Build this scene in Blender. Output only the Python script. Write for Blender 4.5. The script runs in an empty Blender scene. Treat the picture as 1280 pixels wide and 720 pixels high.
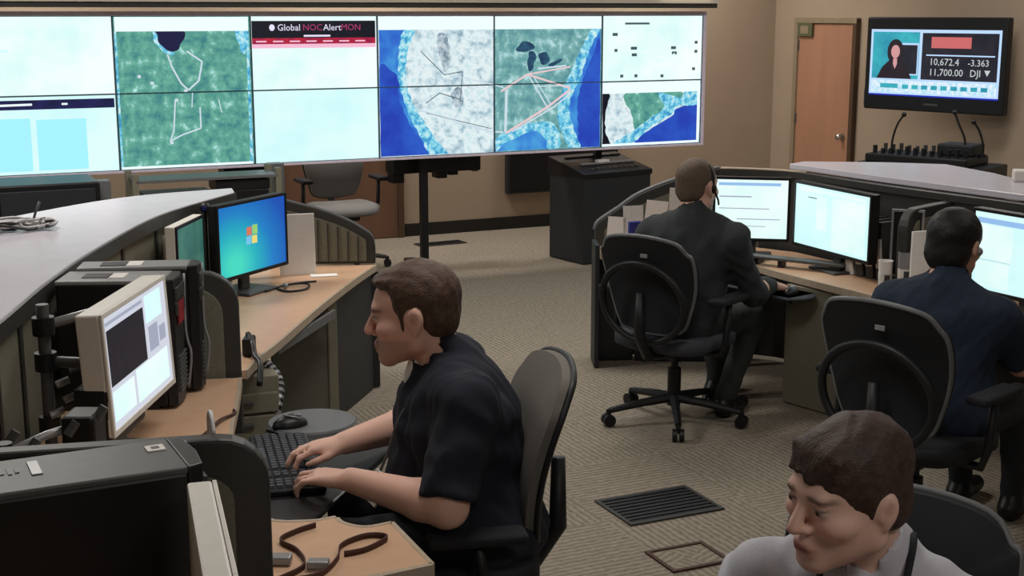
import bpy, bmesh, math, random
import numpy as np
from mathutils import Matrix, Vector
random.seed(4); rng = np.random.default_rng(4)
scene = bpy.context.scene
COL = scene.collection
R = math.radians

# ------------------------------------------------------------------ camera, world, light, exposure
cam_d = bpy.data.cameras.new('camera'); cam = bpy.data.objects.new('camera', cam_d); COL.objects.link(cam)
cam_d.sensor_width = 36.0; cam_d.lens = 36.0*1700/1280
cam.location = (0, 0, 1.90); cam.rotation_euler = (R(90-11.472), 0, 0)
cam_d.clip_start = 0.05; cam_d.clip_end = 60
scene.camera = cam
w = bpy.data.worlds.new('world'); scene.world = w; w.use_nodes = True
w.node_tree.nodes['Background'].inputs[0].default_value = (0.5, 0.55, 0.6, 1)
w.node_tree.nodes['Background'].inputs[1].default_value = 0.05
scene.view_settings.view_transform = 'Standard'; scene.view_settings.look = 'None'
scene.view_settings.gamma = 1.0; scene.view_settings.use_curve_mapping = False
scene.view_settings.exposure = 0.0

UX, UY = 0.902, 0.432            # direction of the back wall and of the video wall
KX, KY = 2.52, 13.25             # far right corner of the room
def room(u, v):                  # u: metres left of the corner along the back wall, v: metres out from it
    return (KX-UX*u+UY*v, KY-UY*u-UX*v)
WALLROT = math.atan2(UY, UX)
CEIL = 3.0
# unseen ceiling troffers, added and weighted to brighten the far end: (u, v, watts)
ADDED_TROFFERS = [(1.6, 0.7, 30), (4.3, 0.7, 38), (7.0, 0.7, 30), (1.6, 4.2, 34), (4.6, 4.4, 40), (7.6, 4.2, 52),
            (3.0, 7.6, 9), (6.4, 7.6, 25), (3.2, 11.2, 5), (6.6, 11.0, 23)]
for u, v, p in ADDED_TROFFERS:
    ld = bpy.data.lights.new('added_troffer_light', 'AREA'); ld.shape = 'RECTANGLE'; ld.size = 1.15; ld.size_y = 0.55
    ld.energy = p; ld.color = (1.0, 0.96, 0.91)
    lo = bpy.data.objects.new('added_troffer_light', ld); COL.objects.link(lo)
    x, y = room(u, v); lo.location = (x, y, CEIL-0.05); lo.rotation_euler = (0, 0, WALLROT)

# ------------------------------------------------------------------ helpers
def lin(c):
    out = []
    for v in c[:3]:
        v = v/255.0
        out.append(v/12.92 if v <= 0.04045 else ((v+0.055)/1.055)**2.4)
    return (out[0], out[1], out[2], 1.0)

def mat(name, col, rough=0.6, metal=0.0, var=0.08, scale=30.0, bump=0.0, bscale=200.0, spec=0.4, stretch=None, sheen=0.0):
    m = bpy.data.materials.new(name); m.use_nodes = True
    nt = m.node_tree; b = nt.nodes['Principled BSDF']
    b.inputs['Roughness'].default_value = rough; b.inputs['Metallic'].default_value = metal
    b.inputs['Specular IOR Level'].default_value = spec
    tc = nt.nodes.new('ShaderNodeTexCoord'); mp = nt.nodes.new('ShaderNodeMapping')
    nt.links.new(tc.outputs['Object'], mp.inputs['Vector'])
    if stretch: mp.inputs['Scale'].default_value = stretch
    n = nt.nodes.new('ShaderNodeTexNoise'); n.inputs['Scale'].default_value = scale; n.inputs['Detail'].default_value = 4
    nt.links.new(mp.outputs['Vector'], n.inputs['Vector'])
    r = nt.nodes.new('ShaderNodeValToRGB'); c = lin(col)
    r.color_ramp.elements[0].position = 0.3; r.color_ramp.elements[1].position = 0.7
    r.color_ramp.elements[0].color = tuple(max(0, x*(1-var)) for x in c[:3])+(1,)
    r.color_ramp.elements[1].color = tuple(min(1, x*(1+var)) for x in c[:3])+(1,)
    nt.links.new(n.outputs['Fac'], r.inputs['Fac']); nt.links.new(r.outputs['Color'], b.inputs['Base Color'])
    if bump > 0:
        n2 = nt.nodes.new('ShaderNodeTexNoise'); n2.inputs['Scale'].default_value = bscale
        nt.links.new(mp.outputs['Vector'], n2.inputs['Vector'])
        bp = nt.nodes.new('ShaderNodeBump'); bp.inputs['Strength'].default_value = bump; bp.inputs['Distance'].default_value = 0.003
        nt.links.new(n2.outputs['Fac'], bp.inputs['Height']); nt.links.new(bp.outputs['Normal'], b.inputs['Normal'])
    if sheen: b.inputs['Sheen Weight'].default_value = sheen
    return m

def glow(name, cols, strength=1.0, scale=4.0, detail=3.0, lo=0.35, hi=0.65, stretch=(1, 1, 1), base=(10, 12, 16)):
    """lit screen print: a noise ramp over the given colours, emitted by the screen"""
    m = bpy.data.materials.new(name); m.use_nodes = True
    nt = m.node_tree; b = nt.nodes['Principled BSDF']
    b.inputs['Base Color'].default_value = lin(base); b.inputs['Roughness'].default_value = 0.35
    b.inputs['Emission Strength'].default_value = strength
    if len(cols) == 1:
        b.inputs['Emission Color'].default_value = lin(cols[0]); return m
    tc = nt.nodes.new('ShaderNodeTexCoord'); mp = nt.nodes.new('ShaderNodeMapping'); mp.inputs['Scale'].default_value = stretch
    nt.links.new(tc.outputs['Object'], mp.inputs['Vector'])
    n = nt.nodes.new('ShaderNodeTexNoise'); n.inputs['Scale'].default_value = scale; n.inputs['Detail'].default_value = detail
    n.inputs['Roughness'].default_value = 0.62
    nt.links.new(mp.outputs['Vector'], n.inputs['Vector'])
    r = nt.nodes.new('ShaderNodeValToRGB'); e = r.color_ramp.elements
    for i, c in enumerate(cols):
        pos = lo+(hi-lo)*i/(len(cols)-1)
        el = e[i] if i < 2 else e.new(pos)
        el.position = pos; el.color = lin(c)
    nt.links.new(n.outputs['Fac'], r.inputs['Fac']); nt.links.new(r.outputs['Color'], b.inputs['Emission Color'])
    return m

def vmat(name, rough=0.55, sss=0.08):
    m = bpy.data.materials.new(name); m.use_nodes = True
    nt = m.node_tree; b = nt.nodes['Principled BSDF']; b.inputs['Roughness'].default_value = rough
    a = nt.nodes.new('ShaderNodeAttribute'); a.attribute_name = 'Col'
    n = nt.nodes.new('ShaderNodeTexNoise'); n.inputs['Scale'].default_value = 60
    tc = nt.nodes.new('ShaderNodeTexCoord'); nt.links.new(tc.outputs['Object'], n.inputs['Vector'])
    mx = nt.nodes.new('ShaderNodeMix'); mx.data_type = 'RGBA'; mx.blend_type = 'MULTIPLY'; mx.inputs['Factor'].default_value = 0.25
    nt.links.new(a.outputs['Color'], mx.inputs['A']); nt.links.new(n.outputs['Color'], mx.inputs['B'])
    mx2 = nt.nodes.new('ShaderNodeMix'); mx2.data_type = 'RGBA'; mx2.inputs['Factor'].default_value = 0.15
    nt.links.new(a.outputs['Color'], mx2.inputs['A']); nt.links.new(mx.outputs['Result'], mx2.inputs['B'])
    nt.links.new(mx2.outputs['Result'], b.inputs['Base Color'])
    b.inputs['Subsurface Weight'].default_value = sss; b.inputs['Subsurface Radius'].default_value = (0.02, 0.008, 0.004)
    b.inputs['Subsurface Scale'].default_value = 0.3
    return m

def link(name, me, m, parent=None, smooth=False, bevel=0.0, seg=2, angle=40):
    o = bpy.data.objects.new(name, me); COL.objects.link(o)
    if m is not None: me.materials.append(m)
    if parent is not None: o.parent = parent
    if smooth:
        me.polygons.foreach_set('use_smooth', [True]*len(me.polygons))
        if smooth == 'auto':
            try: me.set_sharp_from_angle(angle=R(angle))
            except Exception: pass
    if bevel > 0:
        md = o.modifiers.new('bevel', 'BEVEL'); md.width = bevel; md.segments = seg; md.limit_method = 'ANGLE'; md.angle_limit = R(40)
    return o

class MB:
    def __init__(self, m=None):
        self.v = []; self.f = []; self.m = m if m is not None else Matrix.Identity(4)
    def add(self, vs, fs, m=None):
        o = len(self.v); M = self.m @ m if m is not None else self.m
        self.v += [tuple(M @ Vector(p)) for p in vs]; self.f += [tuple(i+o for i in q) for q in fs]
        return self
    def box(self, x0, y0, z0, x1, y1, z1, m=None):
        vs = [(x0,y0,z0),(x1,y0,z0),(x1,y1,z0),(x0,y1,z0),(x0,y0,z1),(x1,y0,z1),(x1,y1,z1),(x0,y1,z1)]
        return self.add(vs, [(0,3,2,1),(4,5,6,7),(0,1,5,4),(1,2,6,5),(2,3,7,6),(3,0,4,7)], m)
    def cbox(self, c, s, m=None):
        return self.box(c[0]-s[0]/2, c[1]-s[1]/2, c[2]-s[2]/2, c[0]+s[0]/2, c[1]+s[1]/2, c[2]+s[2]/2, m)
    def prism(self, poly, z0, z1, m=None):
        n = len(poly)
        a = sum(poly[i][0]*poly[(i+1) % n][1]-poly[(i+1) % n][0]*poly[i][1] for i in range(n))
        if a < 0: poly = poly[::-1]
        vs = [(p[0], p[1], z0) for p in poly]+[(p[0], p[1], z1) for p in poly]
        fs = [tuple(range(n-1, -1, -1)), tuple(range(n, 2*n))]+[(i, (i+1) % n, n+(i+1) % n, n+i) for i in range(n)]
        return self.add(vs, fs, m)
    def vpanel(self, prof, p0, p1, t):
        """upright panel: prof is [(distance along p0->p1 in metres, z)...], thickness t"""
        d = Vector((p1[0]-p0[0], p1[1]-p0[1], 0)).normalized(); nrm = Vector((-d.y, d.x, 0))
        M = Matrix(((d.x, 0, nrm.x, p0[0]), (d.y, 0, nrm.y, p0[1]), (0, 1, 0, 0), (0, 0, 0, 1)))
        return self.prism(prof, -t/2, t/2, M)
    def tube(self, pts, r, n=8, closed=False, m=None):
        pts = [Vector(p) for p in pts]; N = len(pts); vs = []; fs = []
        rr = r if isinstance(r, (list, tuple)) else [r]*N
        up = None
        for i in range(N):
            a = pts[(i-1) % N] if (closed or i > 0) else pts[i]; b = pts[(i+1) % N] if (closed or i < N-1) else pts[i]
            t = (b-a).normalized()
            if up is None:
                up = Vector((0, 0, 1)) if abs(t.z) < 0.9 else Vector((1, 0, 0))
            s = t.cross(up).normalized(); up = s.cross(t).normalized()
            for k in range(n):
                q = 2*math.pi*k/n; vs.append(pts[i]+(s*math.cos(q)+up*math.sin(q))*rr[i])
        for i in range(N if closed else N-1):
            j = (i+1) % N
            for k in range(n): fs.append((i*n+k, i*n+(k+1) % n, j*n+(k+1) % n, j*n+k))
        if not closed: fs += [tuple(range(n-1, -1, -1)), tuple((N-1)*n+k for k in range(n))]
        return self.add(vs, fs, m)
    def cyl(self, p0, p1, r0, r1=None, n=16, m=None):
        return self.tube([p0, p1], [r0, r0 if r1 is None else r1], n, m=m)
    def lathe(self, prof, n=20, m=None):
        vs = []; fs = []; N = len(prof)
        for r, z in prof:
            for k in range(n): q = 2*math.pi*k/n; vs.append((r*math.cos(q), r*math.sin(q), z))
        for i in range(N-1):
            for k in range(n): fs.append((i*n+k, i*n+(k+1) % n, (i+1)*n+(k+1) % n, (i+1)*n+k))
        fs += [tuple(range(n-1, -1, -1)), tuple((N-1)*n+k for k in range(n))]
        return self.add(vs, fs, m)
    def ball(self, c, r, n=12, m=None):
        rx, ry, rz = r if isinstance(r, (tuple, list)) else (r, r, r)
        vs = [(c[0], c[1], c[2]-rz)]; fs = []; L = n//2
        for i in range(1, L):
            a = -math.pi/2+math.pi*i/L
            for k in range(n):
                q = 2*math.pi*k/n; vs.append((c[0]+rx*math.cos(a)*math.cos(q), c[1]+ry*math.cos(a)*math.sin(q), c[2]+rz*math.sin(a)))
        vs.append((c[0], c[1], c[2]+rz)); T = len(vs)-1
        for k in range(n): fs.append((0, 1+(k+1) % n, 1+k)); fs.append((T, 1+(L-2)*n+k, 1+(L-2)*n+(k+1) % n))
        for i in range(L-2):
            for k in range(n): fs.append((1+i*n+k, 1+i*n+(k+1) % n, 1+(i+1)*n+(k+1) % n, 1+(i+1)*n+k))
        return self.add(vs, fs, m)
    def build(self, name, m, parent=None, smooth=False, bevel=0.0, seg=2):
        me = bpy.data.meshes.new(name); me.from_pydata(self.v, [], self.f); me.update()
        return link(name, me, m, parent, smooth, bevel, seg)

def tag(o, label, cat, group=None, kind=None):
    o['label'] = label; o['category'] = cat
    if group: o['group'] = group
    if kind: o['kind'] = kind
    return o
def thing(name, label, cat, loc=(0, 0, 0), rz=0.0, group=None):
    o = bpy.data.objects.new(name, None); COL.objects.link(o); o.location = loc; o.rotation_euler = (0, 0, rz)
    o.empty_display_size = 0.1
    return tag(o, label, cat, group)
def struct(o): o['kind'] = 'structure'; return o
def copy_tree(o, parent=None):
    c = o.copy(); COL.objects.link(c)
    if parent is not None: c.parent = parent
    for ch in list(o.children): copy_tree(ch, c)
    return c
def smooth_curve(pts, n=6):
    """Catmull-Rom through 2-D or 3-D points"""
    P = [Vector(p) for p in pts]; out = []
    for i in range(len(P)-1):
        a = P[max(0, i-1)]; b = P[i]; c = P[i+1]; d = P[min(len(P)-1, i+2)]
        for k in range(n):
            t = k/n
            out.append(0.5*((2*b)+(c-a)*t+(2*a-5*b+4*c-d)*t*t+(3*b-a-3*c+d)*t**3))
    out.append(P[-1]); return [tuple(p) for p in out]
def text_mesh(s, size, extrude=0.0):
    cu = bpy.data.curves.new('lettering', 'FONT'); cu.body = s; cu.size = size; cu.align_x = 'LEFT'; cu.extrude = extrude
    cu.resolution_u = 2
    o = bpy.data.objects.new('lettering', cu); COL.objects.link(o)
    dg = bpy.context.evaluated_depsgraph_get(); me = bpy.data.meshes.new_from_object(o.evaluated_get(dg))
    bpy.data.objects.remove(o); return me
def text_obj(s, size, m, parent, M):
    me = text_mesh(s, size); me.transform(M); me.materials.clear()
    return link('lettering', me, m, parent)

# ------------------------------------------------------------------ materials
M = {}
M['wall'] = mat('wall_paint', (176, 158, 138), 0.9, var=0.03, scale=3, bump=0.05, bscale=150)
M['wall_green'] = mat('greenish_wall_panel', (140, 150, 140), 0.8, var=0.03, scale=3)
M['ceiling'] = mat('ceiling_tile', (200, 196, 186), 0.95, var=0.03, bump=0.1)
M['baseboard'] = mat('black_rubber_baseboard', (34, 32, 30), 0.6)
M['door'] = mat('orange_wood_door', (180, 134, 108), 0.5, var=0.07, scale=8, stretch=(1, 1, 0.12))
M['door_far'] = mat('brown_wood_door', (118, 88, 70), 0.5, var=0.08, scale=8, stretch=(1, 1, 0.12))
M['frame'] = mat('brown_door_frame', (86, 66, 50), 0.5)
M['frame_light'] = mat('beige_door_frame', (150, 135, 112), 0.5)
M['desk'] = mat('tan_laminate', (206, 168, 138), 0.38, var=0.04, scale=20)
M['edge'] = mat('beige_edge_band', (176, 160, 140), 0.5)
M['counter'] = mat('pale_lavender_laminate', (206, 202, 212), 0.26, var=0.03, scale=10)
M['fabric'] = mat('grey_green_panel_fabric', (112, 110, 96), 0.95, var=0.12, scale=120, bump=0.2, bscale=600)
M['trim'] = mat('charcoal_panel_trim', (56, 56, 54), 0.45, var=0.05)
M['panel_dark'] = mat('black_support_panel', (40, 42, 46), 0.5, var=0.04)
M['panel_grey'] = mat('grey_green_support_panel', (104, 104, 94), 0.6, var=0.05)
M['beige_metal'] = mat('beige_painted_metal', (128, 124, 108), 0.5, var=0.04)
M['black'] = mat('black_plastic', (22, 22, 25), 0.42, var=0.1)
M['black_soft'] = mat('black_chair_plastic', (24, 25, 28), 0.5, var=0.1)
M['black_mesh'] = mat('black_woven_fabric', (30, 31, 35), 0.85, var=0.2, scale=300, bump=0.3, bscale=900)
M['rim'] = mat('grey_rubber_rim', (104, 106, 108), 0.45)
M['seat_grey'] = mat('dark_grey_seat_fabric', (62, 64, 72), 0.9, var=0.1, scale=200, bump=0.2)
M['chair_grey'] = mat('warm_grey_chair_fabric', (104, 100, 94), 0.9, var=0.08, scale=200, bump=0.2)
M['chair_pale'] = mat('pale_grey_chair_fabric', (126, 124, 122), 0.9, var=0.08, scale=200, bump=0.2)
M['silver'] = mat('silver_plastic', (150, 150, 152), 0.35, metal=0.3, var=0.05)
M['dgrey'] = mat('dark_grey_metal', (86, 88, 88), 0.45, metal=0.2, var=0.06)
M['white_pl'] = mat('white_plastic', (226, 222, 214), 0.4, var=0.02)
M['paper'] = mat('white_paper', (236, 232, 228), 0.9, var=0.03)
M['paper_print'] = mat('printed_paper', (214, 212, 208), 0.9, var=0.2, scale=90, stretch=(1, 1, 3))
M['chrome'] = mat('chrome', (190, 190, 190), 0.2, metal=1.0)
M['red'] = mat('dark_red_label', (150, 34, 44), 0.4)
M['blue'] = mat('blue_plastic', (36, 44, 128), 0.5)
M['brown_cord'] = mat('brown_cord', (70, 38, 28), 0.6)
M['cream'] = mat('cream_plastic', (170, 160, 140), 0.6)
M['green_sign'] = mat('olive_sign_plate', (96, 100, 72), 0.6)
M['keycap'] = mat('charcoal_keycap', (62, 64, 70), 0.5, var=0.2, scale=50)
M['cable_w'] = mat('white_cable', (206, 204, 206), 0.5)

# carpet: tiles with ribs that turn a quarter from tile to tile
cm = bpy.data.materials.new('ribbed_carpet_tile'); cm.use_nodes = True; nt = cm.node_tree; bs = nt.nodes['Principled BSDF']
bs.inputs['Roughness'].default_value = 0.95; bs.inputs['Specular IOR Level'].default_value = 0.15
tc = nt.nodes.new('ShaderNodeTexCoord'); mp = nt.nodes.new('ShaderNodeMapping'); mp.inputs['Rotation'].default_value = (0, 0, -WALLROT)
nt.links.new(tc.outputs['Object'], mp.inputs['Vector'])
ch = nt.nodes.new('ShaderNodeTexChecker'); ch.inputs['Scale'].default_value = 1.64; nt.links.new(mp.outputs['Vector'], ch.inputs['Vector'])
wx = nt.nodes.new('ShaderNodeTexWave'); wx.inputs['Scale'].default_value = 11; wx.inputs['Distortion'].default_value = 3.0; wx.inputs['Detail'].default_value = 3; wx.inputs['Detail Scale'].default_value = 2.5
wy = nt.nodes.new('ShaderNodeTexWave'); wy.bands_direction = 'Y'; wy.inputs['Scale'].default_value = 11; wy.inputs['Distortion'].default_value = 3.0; wy.inputs['Detail'].default_value = 3; wy.inputs['Detail Scale'].default_value = 2.5
for q in (wx, wy): nt.links.new(mp.outputs['Vector'], q.inputs['Vector'])
mx = nt.nodes.new('ShaderNodeMix'); nt.links.new(ch.outputs['Fac'], mx.inputs['Factor'])
nt.links.new(wx.outputs['Fac'], mx.inputs['A']); nt.links.new(wy.outputs['Fac'], mx.inputs['B'])
no = nt.nodes.new('ShaderNodeTexNoise'); no.inputs['Scale'].default_value = 35; no.inputs['Detail'].default_value = 6; nt.links.new(mp.outputs['Vector'], no.inputs['Vector'])
ad = nt.nodes.new('ShaderNodeMath'); ad.operation = 'MULTIPLY_ADD'; ad.inputs[1].default_value = 0.45
nt.links.new(mx.outputs['Result'], ad.inputs[0]); 
sc = nt.nodes.new('ShaderNodeMath'); sc.operation = 'MULTIPLY'; sc.inputs[1].default_value = 0.75; nt.links.new(no.outputs['Fac'], sc.inputs[0]); nt.links.new(sc.outputs[0], ad.inputs[2])
rp = nt.nodes.new('ShaderNodeValToRGB'); rp.color_ramp.elements[0].position = 0.25; rp.color_ramp.elements[1].position = 0.9
rp.color_ramp.elements[0].color = lin((114, 106, 95)); rp.color_ramp.elements[1].color = lin((157, 147, 132))
nt.links.new(ad.outputs[0], rp.inputs['Fac']); nt.links.new(rp.outputs['Color'], bs.inputs['Base Color'])
bp = nt.nodes.new('ShaderNodeBump'); bp.inputs['Strength'].default_value = 0.4; bp.inputs['Distance'].default_value = 0.004
nt.links.new(ad.outputs[0], bp.inputs['Height']); nt.links.new(bp.outputs['Normal'], bs.inputs['Normal'])
M['carpet'] = cm

# ------------------------------------------------------------------ room shell
ULEN, VLEN = 10.5, 14.5
def shell_poly(): return [room(0, 0), room(ULEN, 0), room(ULEN, VLEN), room(0, VLEN)]
struct(MB().prism(shell_poly(), -0.05, 0.0).build('floor', M['carpet']))
ceiling_o = struct(MB().prism(shell_poly(), CEIL, CEIL+0.05).build('ceiling', M['ceiling']))
def wall(name, a, b, t=0.1, z1=CEIL, m='wall', out=1):
    d = Vector((b[0]-a[0], b[1]-a[1])); L = d.length
    d.normalize(); n = Vector((-d.y, d.x))*out*t/2
    mb = MB(); mb.vpanel([(0, 0), (L, 0), (L, z1), (0, z1)], (a[0]+n.x, a[1]+n.y), (b[0]+n.x, b[1]+n.y), t)
    return struct(mb.build(name, M[m]))
wall('wall_back', room(ULEN, 0), room(0, 0))
wall('wall_right', room(0, 0), room(0, VLEN))
wall('wall_left', room(ULEN, VLEN), room(ULEN, 0))
wall('wall_front', room(0, VLEN), room(ULEN, VLEN))
# frame of the room for things placed against the back wall / right wall
BW = Matrix(((UX, UY, 0, KX), (UY, -UX, 0, KY), (0, 0, 1, 0), (0, 0, 0, 1)))     # x: along back wall to the right (negative = left of corner), y: out into the room
BWL = Matrix.Translation((KX, KY, 0)) @ Matrix.Rotation(WALLROT+math.pi, 4, 'Z')  # x: left of corner, y: out into the room
RWL = Matrix.Translation((KX, KY, 0)) @ Matrix.Rotation(WALLROT-math.pi/2, 4, 'Z')  # x: out from corner along right wall, y: out of wall is +u... (wall surface y=0, room side y<0)
struct(MB(BWL).box(0.0, 0, 0, 3.82, 0.015, 0.11).box(4.98, 0, 0, ULEN, 0.015, 0.11).build('baseboard_back', M['baseboard'], bevel=0.004))
struct(MB(RWL).box(1.26, -0.015, 0, VLEN, 0, 0.11).build('baseboard_right', M['baseboard'], bevel=0.004))

# doors
def door(name, Mx, x0, x1, ztop, leafm, framem, framem2, side, knob_x):
    d = bpy.data.objects.new(name, None); COL.objects.link(d); d.matrix_world = Mx @ Matrix.Translation(((x0+x1)/2, 0, 0)); struct(d)
    hw = (x1-x0)/2; s = side
    def bx(a, y0, z0, b, y1, z1): return MB().box(a, min(s*y0, s*y1), z0, b, max(s*y0, s*y1), z1)
    bx(-hw+0.05, 0.002, 0.005, hw-0.05, 0.028, ztop-0.05).build('door_leaf', M[leafm], d, bevel=0.003)
    mb = bx(-hw, 0.0, 0, -hw+0.05, 0.05, ztop); mb.build('door_jamb', M[framem], d, bevel=0.004)
    bx(hw-0.05, 0.0, 0, hw, 0.05, ztop).build('door_jamb', M[framem2], d, bevel=0.004)
    bx(-hw, 0.0, ztop-0.045, hw, 0.052, ztop+0.005).build('door_head', M[framem], d, bevel=0.004)
    k = MB(Matrix.Translation((knob_x, s*0.03, 0.80)) @ Matrix.Rotation(-s*math.pi/2, 4, 'X'))
    k.lathe([(0.032, 0), (0.032, 0.008), (0.012, 0.012), (0.012, 0.035), (0.026, 0.045), (0.028, 0.06), (0.018, 0.07)], 16)
    k.build('door_knob', M['chrome'], d, smooth='auto')
    for z in (0.25, ztop*0.5, ztop-0.25):
        hx = hw-0.055 if knob_x < 0 else -hw+0.055
        MB().cyl((hx, s*0.034, z-0.045), (hx, s*0.034, z+0.045), 0.007, n=10).build('hinge', M['dgrey'], d)
    return d
d2 = door('door_2', RWL, 0.36, 1.24, 1.845, 'door', 'frame_light', 'frame', -1, 0.30)
MB().box(-0.375, -0.06, 1.68, -0.17, -0.03, 1.80).build('door_closer', M['green_sign'], d2, bevel=0.004)
MB().box(-0.33, -0.064, 1.705, -0.215, -0.06, 1.775).build('closer_plate', M['frame_light'], d2)
d1 = door('door_1', BWL, 3.84, 4.96, 1.9, 'door_far', 'frame', 'frame', 1, -0.40)
# greenish whiteboard panel on the right wall beyond the TV
gp = MB(RWL); gp.box(3.55, -0.02, 0.95, 6.2, 0.0, 2.2)
gp_o = gp.build('wall_board', M['wall_green'], bevel=0.004); tag(gp_o, 'greenish grey board on the right wall beside the television', 'wall board')
MB(RWL).box(3.55, -0.035, 1.40, 6.2, -0.02, 1.425).build('board_rail', M['rim'], gp_o)
# light switches and a small wall fitting
sw = thing('light_switch', 'small dark and cream switch plates under the corner of the television', 'light switch', tuple(RWL @ Vector((1.44, -0.004, 1.17))), WALLROT-math.pi/2)
MB().box(-0.10, -0.008, -0.07, -0.045, 0, 0.07).build('dark_plate', M['trim'], sw, bevel=0.003)
MB().box(0.03, -0.008, -0.06, 0.13, 0, 0.06).build('cream_plate', M['cream'], sw, bevel=0.003)
MB().box(0.07, -0.016, -0.02, 0.09, -0.008, 0.02).build('toggle', M['cream'], sw, bevel=0.002)
ws = MB(Matrix.Translation(BWL @ Vector((0.86, 0.004, 0.91))) @ Matrix.Rotation(WALLROT, 4, 'Z') @ Matrix.Rotation(math.pi/2, 4, 'X')).lathe([(0.028, 0), (0.028, 0.01), (0.015, 0.02)], 14)
tag(ws.build('wall_button', M['trim'], smooth='auto'), 'tiny round dark button on bare wall beside the video wall', 'button')

# bodies of the added ceiling troffers, out of view
M['diff'] = glow('lit_diffuser', [(255, 244, 226)], 1.2)
for i, (u, v, p) in enumerate(ADDED_TROFFERS):
    x, y = room(u, v)
    t = bpy.data.objects.new('added_ceiling_light', None); COL.objects.link(t); t.parent = ceiling_o; t.location = (x, y, CEIL); t.rotation_euler = (0, 0, WALLROT)
    MB().box(-0.6, -0.3, -0.02, 0.6, -0.275, 0).box(-0.6, 0.275, -0.02, 0.6, 0.3, 0).box(-0.6, -0.275, -0.02, -0.575, 0.275, 0).box(0.575, -0.275, -0.02, 0.6, 0.275, 0).build('frame', M['white_pl'], t)
    MB().box(-0.575, -0.275, -0.012, 0.575, 0.275, -0.002).build('diffuser', M['diff'], t)

# ------------------------------------------------------------------ video wall
VW = Matrix.Translation((-2.592, 8.977, 0.87)) @ Matrix.Rotation(WALLROT, 4, 'Z')   # origin: bottom of the second column, x to the right, y into the wall
CW, CH = 0.909, 0.503
vw = thing('video_wall', 'long video wall of twelve bright displays in two rows', 'video wall'); vw.matrix_world = VW
S = {}
S['white'] = glow('screen_white', [(214, 250, 248), (232, 255, 252), (246, 255, 255)], 1.0, 2.0)
S['pale'] = glow('screen_pale_cyan', [(205, 250, 252), (226, 255, 252)], 1.0, 2.0)
S['cyan'] = glow('screen_light_cyan', [(168, 244, 255)], 1.0)
S['strip'] = glow('screen_white_strip', [(240, 255, 255)], 1.0)
S['navy'] = glow('screen_navy', [(20, 24, 66), (34, 34, 92)], 0.9, 9)
S['green'] = glow('screen_green_map', [(52, 116, 122), (78, 142, 130), (98, 162, 144), (176, 220, 222)], 1.2, 13.0, 10, 0.34, 0.70)
S['lake'] = glow('screen_lake', [(24, 26, 68)], 0.9); S['rock'] = glow('screen_rock', [(118, 140, 156), (176, 196, 208), (214, 226, 232)], 0.9, 22, 10, 0.38, 0.62); S['glake'] = glow('screen_great_lake', [(30, 60, 96), (50, 96, 124)], 0.85, 20)
S['ocean'] = glow('screen_ocean', [(44, 92, 204), (54, 128, 224), (84, 178, 236)], 0.88, 3.0)
S['ocean_d'] = glow('screen_deep_ocean', [(36, 66, 186), (46, 96, 210)], 0.88, 4)
S['coast'] = glow('screen_coast', [(60, 150, 206), (120, 214, 240), (214, 246, 250)], 0.92, 22, 8, 0.38, 0.62)
S['land'] = glow('screen_pale_land', [(146, 176, 192), (200, 224, 232), (236, 248, 250), (206, 234, 240)], 0.95, 12, 10, 0.34, 0.64)
S['east'] = glow('screen_green_land', [(80, 134, 142), (110, 162, 160), (178, 214, 218)], 1.15, 12, 10, 0.36, 0.68)
S['line'] = glow('screen_pale_line', [(214, 232, 244)], 0.9)
S['line_p'] = glow('screen_pink_line', [(238, 206, 210)], 0.95)
S['dark'] = glow('screen_dark_mark', [(70, 96, 104)], 0.8)
S['black'] = glow('screen_black', [(16, 18, 34)], 0.8)
S['redbar'] = glow('screen_red_bar', [(150, 20, 70), (205, 40, 60)], 0.9, 14)
S['pink'] = glow('screen_pink_bar', [(246, 190, 214)], 1.0)
S['text'] = glow('screen_text', [(232, 226, 250)], 1.0)
S['text_r'] = glow('screen_text_rose', [(176, 60, 110)], 0.9)
M['bezel'] = mat('slate_bezel', (70, 100, 116), 0.4)
M['bezel_side'] = mat('lilac_glow_frame', (236, 222, 240), 0.4)  # reflected screen glow put into this pale lilac
cells = {}
for c in range(6):
    for r in range(2):
        p = bpy.data.objects.new('display_panel', None); COL.objects.link(p); p.parent = vw
        x0 = (c-1)*CW; z0 = r*CH
        p.location = (x0, 0, z0); cells[(c, r)] = p
        MB().box(0.004, 0.004, 0.004, CW-0.004, 0.10, CH-0.004).build('housing', M['black'], p)
        key = {(0,1): 'white', (0,0): 'pale', (1,1): 'green', (1,0): 'green', (2,1): 'white', (2,0): 'pale', (3,1): 'land', (3,0): 'land',
               (4,1): 'east', (4,0): 'east', (5,1): 'white', (5,0): 'land'}[(c, r)]
        sm = MB().add([(0.005, 0, 0.005), (CW-0.005, 0, 0.005), (CW-0.005, 0, CH-0.005), (0.005, 0, CH-0.005), (0.005, 0.006, 0.005), (CW-0.005, 0.006, 0.005), (CW-0.005, 0.006, CH-0.005), (0.005, 0.006, CH-0.005)],
                      [(0,1,2,3), (4,7,6,5), (0,4,5,1), (1,5,6,2), (2,6,7,3), (3,7,4,0)])
        sm.build('screen', S[key], p)
        b = 0.006
        MB().box(0, -0.006, 0, b, 0.012, CH).box(CW-b, -0.006, 0, CW, 0.012, CH).box(b, -0.006, 0, CW-b, 0.012, b*0.6).box(b, -0.006, CH-b*0.6, CW-b, 0.012, CH).build('bezel', M['bezel'], p)
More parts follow.
